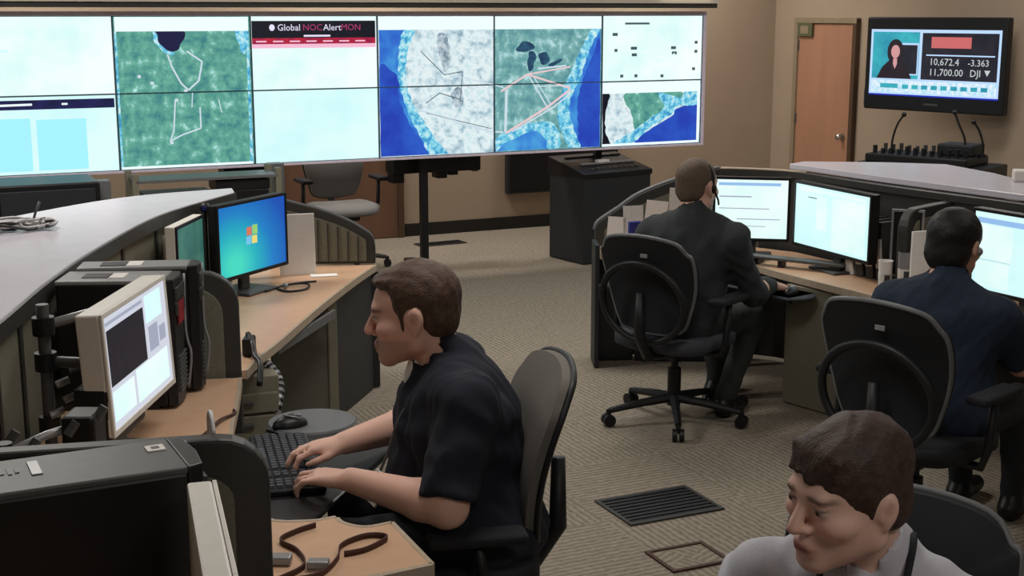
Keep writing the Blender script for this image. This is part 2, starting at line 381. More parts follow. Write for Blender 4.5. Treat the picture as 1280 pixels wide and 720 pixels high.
def vq(name, m, pts, depth=0.0015, sm=None):
    """flat print on the wall: pts in (columns, rows) from the left of the first display"""
    if sm:
        P = pts; q = []; n = len(P)
        for i in range(n):
            a, b, c, d = P[i-1], P[i], P[(i+1) % n], P[(i+2) % n]
            for k in range(5):
                t = k/5; q.append(tuple(0.5*((2*b[j])+(c[j]-a[j])*t+(2*a[j]-5*b[j]+4*c[j]-d[j])*t*t+(3*b[j]-a[j]-3*c[j]+d[j])*t**3) for j in (0, 1)))
        pts = [(min(max(s, sm[0]), sm[1])+0.006*math.sin(41*t+9*s), min(max(t, sm[2]), sm[3])) for s, t in q]
        pts = [(min(max(s, sm[0]), sm[1]), t) for s, t in pts]
    vs = [((s-1)*CW, -depth, t*CH) for s, t in pts]; n = len(vs)
    a = sum(vs[i][0]*vs[(i+1) % n][2]-vs[(i+1) % n][0]*vs[i][2] for i in range(n))
    f = tuple(range(n)) if a > 0 else tuple(range(n-1, -1, -1))
    return MB().add(vs, [f]).build(name, S[m], vw)
def vr(name, m, s0, t0, s1, t1, depth=0.0015): return vq(name, m, [(s0, t0), (s1, t0), (s1, t1), (s0, t1)], depth)
def vl(name, m, pts, wd=0.012, depth=0.003):
    for a, b in zip(pts[:-1], pts[1:]):
        dx = (b[0]-a[0])*CW; dz = (b[1]-a[1])*CH; L = math.hypot(dx, dz); nx, nz = -dz/L*wd/2/CW, dx/L*wd/2/CH
        vq(name, m, [(a[0]+nx, a[1]+nz), (a[0]-nx, a[1]-nz), (b[0]-nx, b[1]-nz), (b[0]+nx, b[1]+nz)], depth)
# column 1
vr('title_bar', 'navy', 0.0, 0.83, 0.985, 0.95)
vl('title_line', 'strip', [(0.02, 0.885), (0.42, 0.895)], 0.014); vr('title_mark', 'strip', 0.62, 0.88, 0.66, 0.905, 0.003)
vr('cyan_block', 'cyan', 0.05, 0.05, 0.40, 0.72); vr('cyan_block', 'cyan', 0.44, 0.05, 0.78, 0.70)
for s, t in ((0.12, 1.62), (0.1, 1.3), (0.2, 1.55), (0.65, 1.75)): vr('chart_mark', 'pale', s, t, s+0.09, t+0.03)
# column 2: green map
vr('white_strip', 'strip', 1.015, 1.80, 1.985, 1.985)
vr('map_margin', 'coast', 1.01, 0.012, 1.025, 1.80, 0.002); vr('map_margin', 'coast', 1.965, 0.012, 1.985, 1.80, 0.002); vr('map_margin', 'strip', 1.01, 0.012, 1.985, 0.045, 0.003)
vq('lake', 'lake', [(1.30, 1.80), (1.51, 1.80), (1.495, 1.68), (1.46, 1.57), (1.41, 1.535), (1.36, 1.57), (1.32, 1.68)], 0.002, (1.02, 1.97, 0.04, 1.8))
vq('lake_shore', 'coast', [(1.28, 1.80), (1.30, 1.80), (1.325, 1.66), (1.37, 1.56), (1.43, 1.525), (1.42, 1.49), (1.34, 1.55), (1.29, 1.68)], 0.0025, (1.02, 1.97, 0.04, 1.8))
vq('cloud', 'coast', [(1.88, 1.80), (1.96, 1.80), (1.96, 1.5), (1.92, 1.55), (1.90, 1.68)], 0.0025, (1.02, 1.97, 0.04, 1.8))
vl('network_line', 'line', [(1.38, 1.50), (1.41, 1.33), (1.47, 1.12), (1.52, 1.03), (1.60, 1.15), (1.63, 1.40), (1.52, 1.54)], 0.0112)
vl('network_line', 'line', [(1.55, 1.0), (1.54, 0.80)], 0.0070); vl('network_line', 'line', [(1.42, 0.90), (1.40, 0.50), (1.37, 0.36), (1.46, 0.44), (1.60, 0.52), (1.60, 0.80)], 0.0098)
vl('network_line', 'line', [(1.74, 0.90), (1.76, 0.72)], 0.0070)
for s, t in ((1.17, 1.22), (1.26, 1.13), (1.5, 1.02), (1.38, 0.34), (1.43, 0.9)): vr('map_node', 'line', s-0.012, t-0.02, s+0.012, t+0.02, 0.003)
# column 3: alert page
vr('page_header', 'black', 2.01, 1.70, 2.985, 1.93); vr('red_bar', 'redbar', 2.01, 1.62, 2.985, 1.70); vr('pink_bar', 'pink', 2.01, 1.565, 2.985, 1.62)
FACE = Matrix(((1, 0, 0, 0), (0, 0, -1, 0), (0, 1, 0, 0), (0, 0, 0, 1)))   # text plane x,y -> x,z facing -y
def vt(s, t, txt, size, m): text_obj(txt, size, S[m], vw, Matrix.Translation(((s-1)*CW, -0.004, t*CH)) @ FACE)
vt(2.205, 1.80, 'Global', 0.062, 'text'); vt(2.402, 1.80, 'NOC', 0.062, 'text_r'); vt(2.565, 1.80, 'Alert', 0.062, 'text'); vt(2.705, 1.80, 'MON', 0.062, 'text_r')
vq('header_emblem', 'text', [(2.165+0.022*math.cos(a), 1.84+0.045*math.sin(a)) for a in [k*math.pi/5 for k in range(10)]], 0.003)
vr('header_rule', 'text', 2.41, 1.715, 2.62, 1.74, 0.003)
for k in range(7): vr('bar_text', 'pink', 2.04+k*0.13, 1.645, 2.04+k*0.13+0.08, 1.665, 0.003)
# columns 4-5: country map
vr('white_strip', 'strip', 3.01, 1.80, 4.99, 1.985, 0.004)
vq('ocean', 'ocean', [(3.01, 1.80), (3.22, 1.80), (3.18, 1.5), (3.185, 1.2), (3.19, 1.0), (3.24, 0.75), (3.29, 0.5), (3.37, 0.25), (3.46, 0.02), (3.01, 0.02)], 0.0015, (3.01, 4.988, 0.02, 1.8))
vq('deep_ocean', 'ocean_d', [(3.01, 1.25), (3.12, 1.22), (3.17, 1.1), (3.17, 0.9), (3.2, 0.7), (3.28, 0.4), (3.40, 0.02), (3.01, 0.02)], 0.002, (3.01, 4.988, 0.02, 1.8))
vq('coast_water', 'coast', [(3.22, 1.80), (3.31, 1.80), (3.25, 1.5), (3.235, 1.1), (3.28, 0.8), (3.38, 0.5), (3.50, 0.2), (3.58, 0.02), (3.43, 0.02), (3.36, 0.25), (3.28, 0.5), (3.22, 0.78), (3.18, 1.0), (3.17, 1.3), (3.18, 1.55)], 0.0025, (3.01, 4.988, 0.02, 1.8))
vq('atlantic', 'ocean', [(4.985, 1.80), (4.93, 1.72), (4.86, 1.45), (4.80, 1.25), (4.76, 1.05), (4.70, 0.85), (4.66, 0.6), (4.72, 0.3), (4.76, 0.02), (4.985, 0.02)], 0.0015, (3.01, 4.988, 0.02, 1.8))
vq('deep_atlantic', 'ocean_d', [(4.985, 1.6), (4.90, 1.35), (4.82, 1.05), (4.77, 0.7), (4.78, 0.3), (4.80, 0.02), (4.985, 0.02)], 0.002, (3.01, 4.988, 0.02, 1.8))
vq('coast_water', 'coast', [(4.985, 1.80), (4.90, 1.80), (4.80, 1.5), (4.70, 1.15), (4.62, 0.85), (4.58, 0.5), (4.64, 0.2), (4.70, 0.02), (4.80, 0.02), (4.74, 0.3), (4.69, 0.6), (4.72, 0.82), (4.79, 1.05), (4.84, 1.3), (4.91, 1.6)], 0.0025, (3.01, 4.988, 0.02, 1.8))
vq('gulf', 'ocean', [(4.02, 0.02), (4.50, 0.02), (4.46, 0.2), (4.36, 0.30), (4.22, 0.22), (4.08, 0.12)], 0.002, (3.01, 4.988, 0.02, 1.8))
vq('gulf_shore', 'coast', [(4.02, 0.02), (4.08, 0.12), (4.22, 0.22), (4.36, 0.30), (4.46, 0.2), (4.50, 0.02), (4.60, 0.02), (4.60, 0.25), (4.52, 0.42), (4.36, 0.42), (4.16, 0.34), (4.02, 0.22)], 0.0025, (3.01, 4.988, 0.02, 1.8))
for pts in ([(4.20, 1.5), (4.26, 1.62), (4.34, 1.6), (4.36, 1.52), (4.28, 1.47)], [(4.32, 1.47), (4.30, 1.25), (4.33, 1.18), (4.36, 1.28), (4.38, 1.44)], [(4.40, 1.42), (4.48, 1.46), (4.50, 1.32), (4.44, 1.28)], [(4.50, 1.28), (4.60, 1.36), (4.62, 1.34), (4.54, 1.25)]):
    vq('great_lake', 'glake', pts, 0.0025, (4.0, 5.0, 0.0, 1.8))
for pts in ([(3.50, 1.70), (3.58, 1.72), (3.62, 1.4), (3.56, 1.2)], [(3.62, 0.9), (3.70, 0.98), (3.72, 0.75), (3.66, 0.7)]):
    vq('mountains', 'rock', pts, 0.002, (3.01, 3.985, 0.02, 1.8))
vl('network_line', 'line', [(3.36, 1.62), (3.56, 1.18), (3.95, 1.02), (4.08, 0.96)], 0.0098); vl('network_line', 'line', [(3.30, 0.72), (3.55, 0.94)], 0.0084)
vl('network_line', 'line', [(3.36, 0.66), (3.95, 0.32), (4.08, 0.30)], 0.0126); vl('network_line', 'line_p', [(4.06, 0.9), (4.30, 1.14), (4.70, 0.92)], 0.0140)
vl('network_line', 'line_p', [(4.30, 1.14), (4.70, 1.24)], 0.0112); vl('network_line', 'line', [(4.11, 0.92), (4.10, 0.30)], 0.0210)
vl('network_line', 'line', [(4.32, 1.10), (4.48, 0.66)], 0.0112); vl('network_line', 'line', [(4.36, 1.10), (4.52, 0.68)], 0.0084)
vl('network_line', 'line_p', [(4.10, 0.28), (4.48, 0.64), (4.70, 0.90)], 0.0168); vl('network_line', 'line', [(4.16, 0.30), (4.54, 0.64), (4.72, 0.86)], 0.0112)
vl('network_line', 'dark', [(3.36, 1.5), (3.56, 1.16), (3.72, 1.2), (3.70, 0.8), (3.52, 0.9), (3.40, 0.76)], 0.006); vl('network_line', 'dark', [(3.4, 0.62), (3.97, 0.36)], 0.005); vl('network_line', 'line', [(4.40, 1.22), (4.66, 1.26)], 0.012); vl('network_line', 'line', [(4.36, 0.96), (4.70, 0.96)], 0.008)
# column 6
for s, t, ww in ((5.10, 1.69, 0.05), (5.12, 1.45, 0.03), (5.28, 1.48, 0.06), (5.29, 1.38, 0.05), (5.68, 1.48, 0.05), (5.69, 1.40, 0.05), (5.92, 1.56, 0.03), (5.92, 1.42, 0.03), (5.90, 1.15, 0.03), (5.18, 1.06, 0.03), (5.32, 1.06, 0.03), (5.58, 1.05, 0.03)):
    vr('chart_mark', 'dark', s, t, s+ww, t+0.045)
vr('chart_title', 'dark', 5.22, 1.86, 5.46, 1.89); vl('chart_line', 'pale', [(5.36, 1.42), (5.6, 1.3), (5.72, 1.42)], 0.006)
vr('white_strip', 'strip', 5.01, 0.82, 5.985, 0.985, 0.004); vr('white_strip', 'strip', 5.96, 0.02, 5.985, 0.9, 0.004); vr('white_strip', 'strip', 5.01, 0.015, 5.985, 0.05, 0.004)
vq('night_band', 'black', [(5.01, 0.82), (5.08, 0.82), (5.04, 0.5), (5.05, 0.2), (5.10, 0.04), (5.01, 0.04)], 0.002, (5.01, 5.97, 0.045, 0.82))
vq('green_land', 'green', [(5.24, 0.82), (5.80, 0.82), (5.72, 0.55), (5.5, 0.35), (5.35, 0.2), (5.3, 0.5)], 0.0018, (5.01, 5.97, 0.045, 0.82))
vq('ocean', 'ocean_d', [(5.97, 0.60), (5.76, 0.56), (5.70, 0.44), (5.52, 0.28), (5.34, 0.05), (5.97, 0.05)], 0.002, (5.01, 5.97, 0.045, 0.82))
vq('coast_water', 'coast', [(5.80, 0.70), (5.76, 0.58), (5.69, 0.46), (5.5, 0.3), (5.32, 0.06), (5.12, 0.06), (5.28, 0.2), (5.48, 0.42), (5.62, 0.58), (5.56, 0.8), (5.66, 0.78)], 0.0025, (5.01, 5.97, 0.045, 0.82))
vq('coast_water', 'coast', [(5.97, 0.82), (5.84, 0.82), (5.78, 0.62), (5.97, 0.62)], 0.0022, (5.01, 5.97, 0.045, 0.82))
# outer frame
MB().box(-CW-0.03, -0.012, 2*CH, 5*CW+0.03, 0.10, 2*CH+0.028).build('top_frame', M['bezel_side'], vw, bevel=0.003)
MB().box(5*CW, -0.012, 0, 5*CW+0.03, 0.10, 2*CH).build('end_frame', M['bezel_side'], vw, bevel=0.003)
MB().box(-CW-0.03, -0.012, -0.018, 5*CW+0.03, 0.10, 0).build('bottom_frame', M['bezel_side'], vw, bevel=0.003)
MB().box(-CW, 0.10, 0.15, 5*CW, 0.14, 0.20).box(-CW, 0.10, 0.78, 5*CW, 0.14, 0.83).build('mount_rail', M['black'], vw)
for px in (-0.7, 2.222, 4.95-1.25):
    MB().box(px-0.028, 0.14, -0.87, px+0.028, 0.19, 1.0).build('support_pole', M['black'], vw, bevel=0.004)
    MB().box(px-0.04, -0.28, -0.87, px+0.04, 0.50, -0.835).build('pole_foot', M['black'], vw, bevel=0.004)
M['soffit'] = mat('pale_soffit_paint', (222, 212, 196), 0.9, var=0.02)
# soffit above the video wall
sf = MB(VW).box(-CW-0.6, -0.15, 1.060, 5*CW+0.03, 0.16, 1.095).build('soffit_lip', M['trim'])
so = bpy.data.objects.new('trim_1', None); COL.objects.link(so); struct(so); sf.parent = so
MB(VW).box(-CW-0.6, -0.17, 1.095, 5*CW+0.03, 0.16, CEIL-0.87).build('soffit_face', M['soffit'], so)
MB(VW).box(4.05, -0.20, 1.13, 4.5, -0.17, 1.16).build('soffit_light', M['diff'], so)

# ------------------------------------------------------------------ television
tvc = Vector((3.36, 10.7)); tv = thing('television', 'wall mounted black television showing a news programme', 'television', (3.30, 10.75, 1.13), -R(48))
MB().box(-0.61, -0.03, 0, 0.61, 0.05, 0.73).build('bezel', M['black'], tv, bevel=0.012)
MB().box(-0.3, 0.05, 0.15, 0.3, 0.09, 0.6).build('back_housing', M['black_soft'], tv, bevel=0.01)
MB().box(-0.06, 0.09, 0.3, 0.06, 0.42, 0.42).build('mount_arm', M['dgrey'], tv, bevel=0.006)
T = {}
T['frame'] = glow('tv_white', [(190, 220, 255)], 1.0); T['teal'] = glow('tv_teal', [(40, 150, 180), (60, 190, 200)], 0.9, 6)
T['dark'] = glow('tv_dark', [(28, 26, 40), (44, 38, 52)], 0.7, 12); T['red'] = glow('tv_salmon', [(214, 110, 110)], 0.9)
T['pale'] = glow('tv_ticker', [(180, 226, 246), (236, 244, 255)], 1.0, 30, 3, 0.4, 0.6); T['skin'] = glow('tv_skin', [(220, 160, 160)], 0.9)
T['hair'] = glow('tv_hair', [(40, 24, 34)], 0.7); T['text'] = glow('tv_text', [(206, 214, 214)], 0.9); T['blue'] = glow('tv_blue', [(26, 44, 190)], 0.9)
def tq(name, m, pts, depth):
    vs = [(x, -0.0305-depth, z) for x, z in pts]; n = len(vs)
    a = sum(vs[i][0]*vs[(i+1) % n][2]-vs[(i+1) % n][0]*vs[i][2] for i in range(n))
    return MB().add(vs, [tuple(range(n)) if a > 0 else tuple(range(n-1, -1, -1))]).build(name, T[m], tv)
def tr(name, m, x0, z0, x1, z1, depth): return tq(name, m, [(x0, z0), (x1, z0), (x1, z1), (x0, z1)], depth)
def ell(cx, cz, rx, rz, n=16): return [(cx+rx*math.cos(2*math.pi*k/n), cz+rz*math.sin(2*math.pi*k/n)) for k in range(n)]
tr('screen', 'frame', -0.565, 0.125, 0.565, 0.635, 0.0005)
tr('screen_glow_edge', 'blue', -0.565, 0.115, 0.565, 0.127, 0.0007)
tr('studio_picture', 'teal', -0.545, 0.25, -0.125, 0.615, 0.001); tr('studio_desk_light', 'frame', -0.37, 0.28, -0.13, 0.53, 0.0013); tr('studio_backdrop', 'dark', -0.36, 0.29, -0.14, 0.515, 0.0016)
tq('presenter_hair', 'hair', ell(-0.335, 0.46, 0.075, 0.10), 0.0020); tq('presenter_body', 'hair', [(-0.50, 0.25), (-0.18, 0.25), (-0.24, 0.36), (-0.30, 0.40), (-0.38, 0.40), (-0.45, 0.34)], 0.0022)
tq('presenter_face', 'skin', ell(-0.335, 0.462, 0.040, 0.052), 0.0026); tq('presenter_neck', 'skin', [(-0.352, 0.41), (-0.318, 0.41), (-0.316, 0.365), (-0.335, 0.325), (-0.354, 0.365)], 0.0024)
tr('quote_panel', 'dark', -0.10, 0.25, 0.545, 0.61, 0.001); tr('quote_bar', 'red', -0.02, 0.495, 0.32, 0.58, 0.0015); tr('quote_rule', 'frame', -0.06, 0.435, 0.52, 0.445, 0.0015)
for s, x, z, sz in (('10,672.4', -0.03, 0.365, 0.075), ('-3.363', 0.30, 0.365, 0.07), ('11,700.00', -0.03, 0.285, 0.075), ('DJI', 0.32, 0.285, 0.075)):
    text_obj(s, sz, T['text'], tv, Matrix.Translation((x, -0.0335, z)) @ FACE)
tq('down_arrow', 'text', [(0.44, 0.335), (0.49, 0.335), (0.465, 0.29)], 0.0025)
tr('ticker', 'pale', -0.545, 0.14, 0.545, 0.235, 0.001); tr('ticker_text', 'teal', -0.46, 0.175, -0.30, 0.21, 0.0015)
for k in range(9): tr('ticker_text', 'teal', -0.26+k*0.085, 0.172, -0.26+k*0.085+0.055, 0.205, 0.0015)
MB().box(-0.06, -0.032, 0.05, 0.06, -0.03, 0.065).build('badge', M['dgrey'], tv)
# ------------------------------------------------------------------ left workstations
ZD = 0.64; ZB = 0.66; ZC = 1.07
def rounded_end(L, z0, z1, r=0.09, end='right', n=6):
    """upright panel outline with one rounded top corner"""
    pts = [(0, z0), (L, z0)]
    pts += [(L-r+r*math.cos(a), z1-r+r*math.sin(a)) for a in [math.pi/2*k/n for k in range(n+1)]]
    pts += [(0, z1)]
    if end == 'left': pts = [(L-x, z) for x, z in pts][::-1]
    return pts
def inset(pts, d):      # shrink outline towards its centre box by d
    xs = [p[0] for p in pts]; zs = [p[1] for p in pts]; cx = (min(xs)+max(xs))/2; cz = (min(zs)+max(zs))/2
    sx = 1-2*d/(max(xs)-min(xs)); sz = 1-2*d/(max(zs)-min(zs))
    return [(cx+(x-cx)*sx, cz+(z-cz)*sz) for x, z in pts]
def divider(name, label, a, b, prof, t=0.05, fab='fabric', ins=0.055):
    o = thing(name, label, 'divider panel', (a[0], a[1], 0), math.atan2(b[1]-a[1], b[0]-a[0]))
    MB().vpanel(prof, (0, 0), (1, 0), t).build('frame', M['trim'], o, bevel=0.008)
    MB().vpanel(inset(prof, ins), (0, 0), (1, 0), t+0.012).build('fabric_pad', M[fab], o, bevel=0.004)
    return o
def desk(name, label, poly, z, t=0.03):
    o = thing(name, label, 'desk', (0, 0, 0))
    MB().prism(poly, z-t, z).build('worktop', M['desk'], o)
    return o
def edge_band(parent, pts, z, t=0.032, r=0.006):
    mb = MB()
    for dz in (0.0,):
        for a, b in zip(pts[:-1], pts[1:]):
            mb.vpanel([(0, z-t), (math.dist(a, b), z-t), (math.dist(a, b), z+0.001), (0, z+0.001)], a, b, 2*r)
    mb.build('edge_band', M['edge'], parent)

inner = smooth_curve([(-1.30, 2.55), (-1.37, 3.2), (-1.408, 3.647), (-1.466, 4.217), (-1.493, 4.812), (-1.473, 5.638), (-1.306, 6.361)], 6)
outer = smooth_curve([(-2.05, 2.4), (-2.2, 3.4), (-2.25, 4.4), (-2.17, 5.2), (-1.989, 5.779), (-1.74, 6.22), (-1.347, 6.509)], 6)
cl = thing('counter', 'curved pale lavender counter along the left workstations', 'counter')
MB().prism(inner+outer[::-1], ZC-0.03, ZC).build('countertop', M['counter'], cl, bevel=0.004)
mb = MB()
for a, b in zip(inner[:-1], inner[1:]):
    L = math.dist(a, b); mb.vpanel([(0, ZC-0.055), (L, ZC-0.055), (L, ZC-0.004), (0, ZC-0.004)], a, b, 0.02)
mb.build('edge_trim', M['trim'], cl)
pl = thing('curved_partition', 'grey green fabric partition under the curved left counter', 'partition')
stops = list(range(0, len(inner), 6))
pin = [(x-0.05, y) for x, y in inner]
for s in range(0, len(pin)-1, 3):
    seg = pin[s:s+4]
    if len(seg) < 2: continue
    mb = MB()
    for a, b in zip(seg[:-1], seg[1:]):
        L = math.dist(a, b); mb.vpanel([(0.0, 0.03), (L, 0.03), (L, ZC-0.055), (0.0, ZC-0.055)], a, b, 0.05)
    mb.build('fabric_panel', M['fabric'], pl)
    p = seg[0]; MB().box(p[0]+0.02, p[1]-0.012, 0.03, p[0]+0.034, p[1]+0.012, ZC-0.055).build('seam_strip', M['trim'], pl)

frontA = smooth_curve([(-0.955, 4.72), (-0.945, 4.9), (-0.909, 5.184), (-0.865, 5.6), (-0.815, 6.027), (-0.755, 6.45), (-0.694, 6.80)], 4)
dA = desk('corner_desk', 'tan curved desk holding the monitor with the blue desktop', frontA+[(-1.22, 6.78), (-1.33, 6.40), (-1.44, 6.0), (-1.485, 5.64), (-1.50, 4.81), (-1.48, 4.60)], ZD)
edge_band(dA, frontA, ZD)
MB().vpanel([(0, 0.005), (0.24, 0.005), (0.24, ZD-0.03), (0, ZD-0.03)], (-0.905, 6.70), (-0.665, 6.80), 0.03).build('end_panel', M['panel_dark'], dA, bevel=0.004)
MB().vpanel([(0, 0.005), (0.27, 0.005), (0.27, ZD-0.03), (0, ZD-0.03)], (-1.10, 6.03), (-0.855, 6.13), 0.03).build('side_panel', M['panel_grey'], dA, bevel=0.004)
MB().vpanel([(0, 0.005), (0.05, 0.005), (0.05, ZD-0.03), (0, ZD-0.03)], (-0.862, 6.12), (-0.826, 6.15), 0.05).build('corner_post', M['beige_metal'], dA, bevel=0.006)
MB().vpanel([(0, 0.005), (0.6, 0.005), (0.6, ZD-0.03), (0, ZD-0.03)], (-0.85, 6.16), (-0.72, 6.75), 0.02).build('modesty_panel', M['panel_dark'], dA)
ta = MB(Matrix.Translation((-0.98, 5.62, 0.575)) @ Matrix.Rotation(R(78), 4, 'Z')); ta.box(-0.34, -0.11, 0, 0.34, 0.12, 0.018); ta.build('keyboard_tray', M['black'], dA, bevel=0.004)
MB(Matrix.Translation((-0.98, 5.62, 0.56)) @ Matrix.Rotation(R(78), 4, 'Z')).box(-0.34, -0.125, 0, 0.34, -0.11, 0.04).build('tray_lip', M['rim'], dA, bevel=0.003)
MB().box(-1.05, 6.6, 0.01, -1.0, 6.65, ZD-0.03).box(-1.4, 5.0, 0.01, -1.35, 5.05, ZD-0.03).build('leg', M['beige_metal'], dA)

divider('desk_divider', 'rounded grey divider between the tower computers and the far left desk', (-1.46, 4.50), (-0.945, 4.60),
        rounded_end(0.525, 0.45, 1.03, 0.12))
# far curved wing panel of desk A
topA = [(0.0, 1.0), (0.12, 0.965), (0.25, 0.93), (0.37, 0.885), (0.46, 0.835), (0.515, 0.79), (0.53, 0.73), (0.53, ZD+0.005), (0.0, ZD+0.005)]
wA = thing('desk_divider', 'low panel with a sloping dark rail behind the white board', 'divider panel', (-1.225, 6.80, 0), math.atan2(0.03, 0.53))
topA2 = smooth_curve(topA[:7], 3)+topA[7:]
MB().vpanel(topA2, (0, 0), (1, 0), 0.045).build('frame', M['trim'], wA, bevel=0.008)
MB().vpanel([(min(x, 0.485), max(ZD+0.02, z-0.05)) for x, z in topA2], (0, 0), (1, 0), 0.057).build('fabric_pad', M['fabric'], wA)
for k in range(9):
    xk = 0.04+k*0.05; zt = np.interp(xk, [p[0] for p in topA[:6]], [p[1] for p in topA[:6]])-0.06
    MB().box(xk, -0.034, ZD+0.02, xk+0.006, -0.027, zt).build('panel_rib', M['trim'], wA)

frontB = smooth_curve([(-0.94, 4.55), (-0.90, 4.3), (-0.85, 3.95), (-0.80, 3.70), (-0.73, 3.42), (-0.62, 3.22), (-0.508, 3.20), (-0.442, 3.228)], 4)
frontB2 = smooth_curve([(-0.442, 3.228), (-0.417, 3.185), (-0.36, 3.16), (-0.298, 3.19)], 4)[1:]+[(-0.183, 2.93)]
nearB = [(-0.183, 2.93), (-0.30, 2.865), (-0.52, 2.785)]
dB = desk('corner_desk', 'tan curved desk where the man in black types', frontB+frontB2+nearB[1:]+[(-1.27, 2.64), (-1.35, 3.2), (-1.39, 3.65), (-1.445, 4.22), (-1.465, 4.46)], ZB)
edge_band(dB, frontB, ZB); edge_band(dB, frontB2, ZB); edge_band(dB, nearB, ZB, 0.035, 0.008)
tb = MB(Matrix.Translation((-0.60, 3.70, 0.615)) @ Matrix.Rotation(R(-105+180), 4, 'Z'))
tb.box(-0.42, -0.20, 0, 0.36, 0.12, 0.016); tb.build('keyboard_tray', M['black'], dB, bevel=0.01)
MB().box(-0.92, 3.66, 0.60, -0.70, 3.74, 0.615).build('tray_arm', M['dgrey'], dB)
MB().box(-1.1, 4.3, 0.005, -1.05, 4.35, ZB-0.03).box(-1.2, 2.9, 0.005, -1.15, 2.95, ZB-0.03).box(-0.40, 2.93, 0.005, -0.35, 2.98, ZB-0.03).build('leg', M['beige_metal'], dB)

divider('desk_divider', 'nearest rounded charcoal divider at the lower left beside the typing man', (-1.28, 2.585), (-0.515, 2.750), rounded_end(0.783, 0.66, 1.03, 0.10), ins=0.075)
dC = desk('corner_desk', 'tan desk under the nearest tower computer', [(-0.56, 2.66), (-0.36, 2.2), (-0.30, 1.7), (-1.25, 1.6), (-1.30, 2.50)], ZB)
MB().box(-0.5, 1.8, 0.005, -0.45, 1.85, ZB-0.03).box(-1.2, 1.7, 0.005, -1.15, 1.75, ZB-0.03).box(-1.2, 2.35, 0.005, -1.15, 2.4, ZB-0.03).box(-0.62, 2.4, 0.005, -0.57, 2.45, ZB-0.03).build('leg', M['beige_metal'], dC)
# pedestal under the left desks
def pedestal(label, loc, rz, wd, dp, h, m='beige_metal'):
    o = thing('drawer_pedestal', label, 'drawer unit', loc, rz)
    MB().box(-wd/2, -dp/2, 0.005, wd/2, dp/2, h).build('body', M[m], o, bevel=0.005)
    zz = 0.03
    for dh in (0.27, 0.15, h-0.50):
        f = MB().box(-wd/2+0.008, -dp/2-0.018, zz, wd/2-0.008, -dp/2, zz+dh-0.01).build('drawer', M[m], o, bevel=0.004)
        MB().box(-0.07, -dp/2-0.032, zz+dh-0.05, 0.07, -dp/2-0.018, zz+dh-0.035).build('handle', M['dgrey'], f, bevel=0.003)
        zz += dh
    return o
pedestal('beige pedestal under the left desk between divider and mouse platform', (-1.10, 5.02, 0), R(20), 0.34, 0.45, 0.585)

# ------------------------------------------------------------------ right workstations
riseR = [(0.0, 0.64), (0.0, 0.72), (0.02, 0.77), (0.13, 0.845), (0.24, 0.92), (0.43, 0.995), (0.68, 1.06)]
prt = thing('desk_divider', 'curved partition rising behind the man in the charcoal jacket, papers pinned on it', 'divider panel', (0.456, 7.40, 0), math.atan2(0.04, 0.685))
prof = smooth_curve(riseR[1:], 4)
MB().vpanel([(0, 0.02)]+prof+[(0.685, 1.06), (0.685, 0.02)], (0, 0), (1, 0), 0.05).build('frame', M['trim'], prt, bevel=0.006)
MB().tube([(x, 0, z+0.004) for x, z in prof], 0.012, 8).build('top_rail', M['rim'], prt, smooth=True)
MB().vpanel([(0.05, 0.66)]+[(max(0.05, x), z-0.06) for x, z in prof]+[(0.685, 0.99), (0.685, 0.66)], (0, 0), (1, 0), 0.058).build('fabric_pad', M['fabric'], prt)
ri = smooth_curve([(1.141, 7.44), (1.36, 7.37), (1.56, 7.22), (1.83, 6.73), (2.07, 6.36), (2.29, 6.03), (2.62, 5.35)], 4)
pr = thing('curved_partition', 'dark fabric partition behind the right hand monitors', 'partition')
for s in range(0, len(ri)-1, 4):
    seg = ri[s:s+5]; mb = MB()
    for a, b in zip(seg[:-1], seg[1:]):
        L = math.dist(a, b); mb.vpanel([(0, 0.03), (L, 0.03), (L, 1.03), (0, 1.03)], a, b, 0.05)
    mb.build('fabric_panel', M['trim'] if s > 3 else M['fabric'], pr)
mb = MB()
for a, b in zip(ri[:-1], ri[1:]):
    L = math.dist(a, b); mb.vpanel([(0, 1.03), (L, 1.03), (L, 1.062), (0, 1.062)], a, b, 0.075)
mb.build('top_rail', M['trim'], pr)
MB().tube([(x, y-0.03, 1.064) for x, y in ri[:9]], 0.009, 6).build('rail_cap', M['edge'], pr, smooth=True)
cr = thing('counter', 'pale lavender counter above the right workstations below the television', 'counter')
MB().prism([(1.50, 7.34), (1.60, 7.46), (2.04, 7.42), (2.34, 7.32), (2.46, 6.9), (2.50, 6.45), (2.80, 5.55), (2.66, 5.32), (2.33, 6.02), (2.10, 6.37), (1.85, 6.75), (1.60, 7.20)], 1.066, 1.096).build('countertop', M['counter'], cr, bevel=0.004)
MB().box(2.22, 7.1, 0.005, 2.28, 7.16, 1.066).box(2.42, 6.4, 0.005, 2.46, 6.44, 1.066).box(2.68, 5.5, 0.005, 2.72, 5.54, 1.066).build('leg', M['trim'], cr)
frontR = smooth_curve([(0.47, 7.14), (0.80, 7.12), (1.08, 7.02), (1.224, 6.82), (1.31, 6.62), (1.45, 6.362), (1.657, 5.991), (1.83, 5.60), (2.007, 5.184), (2.20, 4.75)], 4)
dR = desk('corner_desk', 'long tan desk curving under the right hand monitors', frontR+[(2.60, 5.0), (2.56, 5.30), (2.24, 6.0), (2.02, 6.34), (1.78, 6.70), (1.52, 7.17), (1.34, 7.32), (1.13, 7.39), (0.47, 7.365)], ZD)
edge_band(dR, frontR, ZD)
MB().vpanel([(0, 0.005), (0.21, 0.005), (0.21, ZD-0.03), (0, ZD-0.03)], (0.462, 7.33), (0.67, 7.355), 0.03).build('end_panel', M['panel_dark'], dR, bevel=0.004)
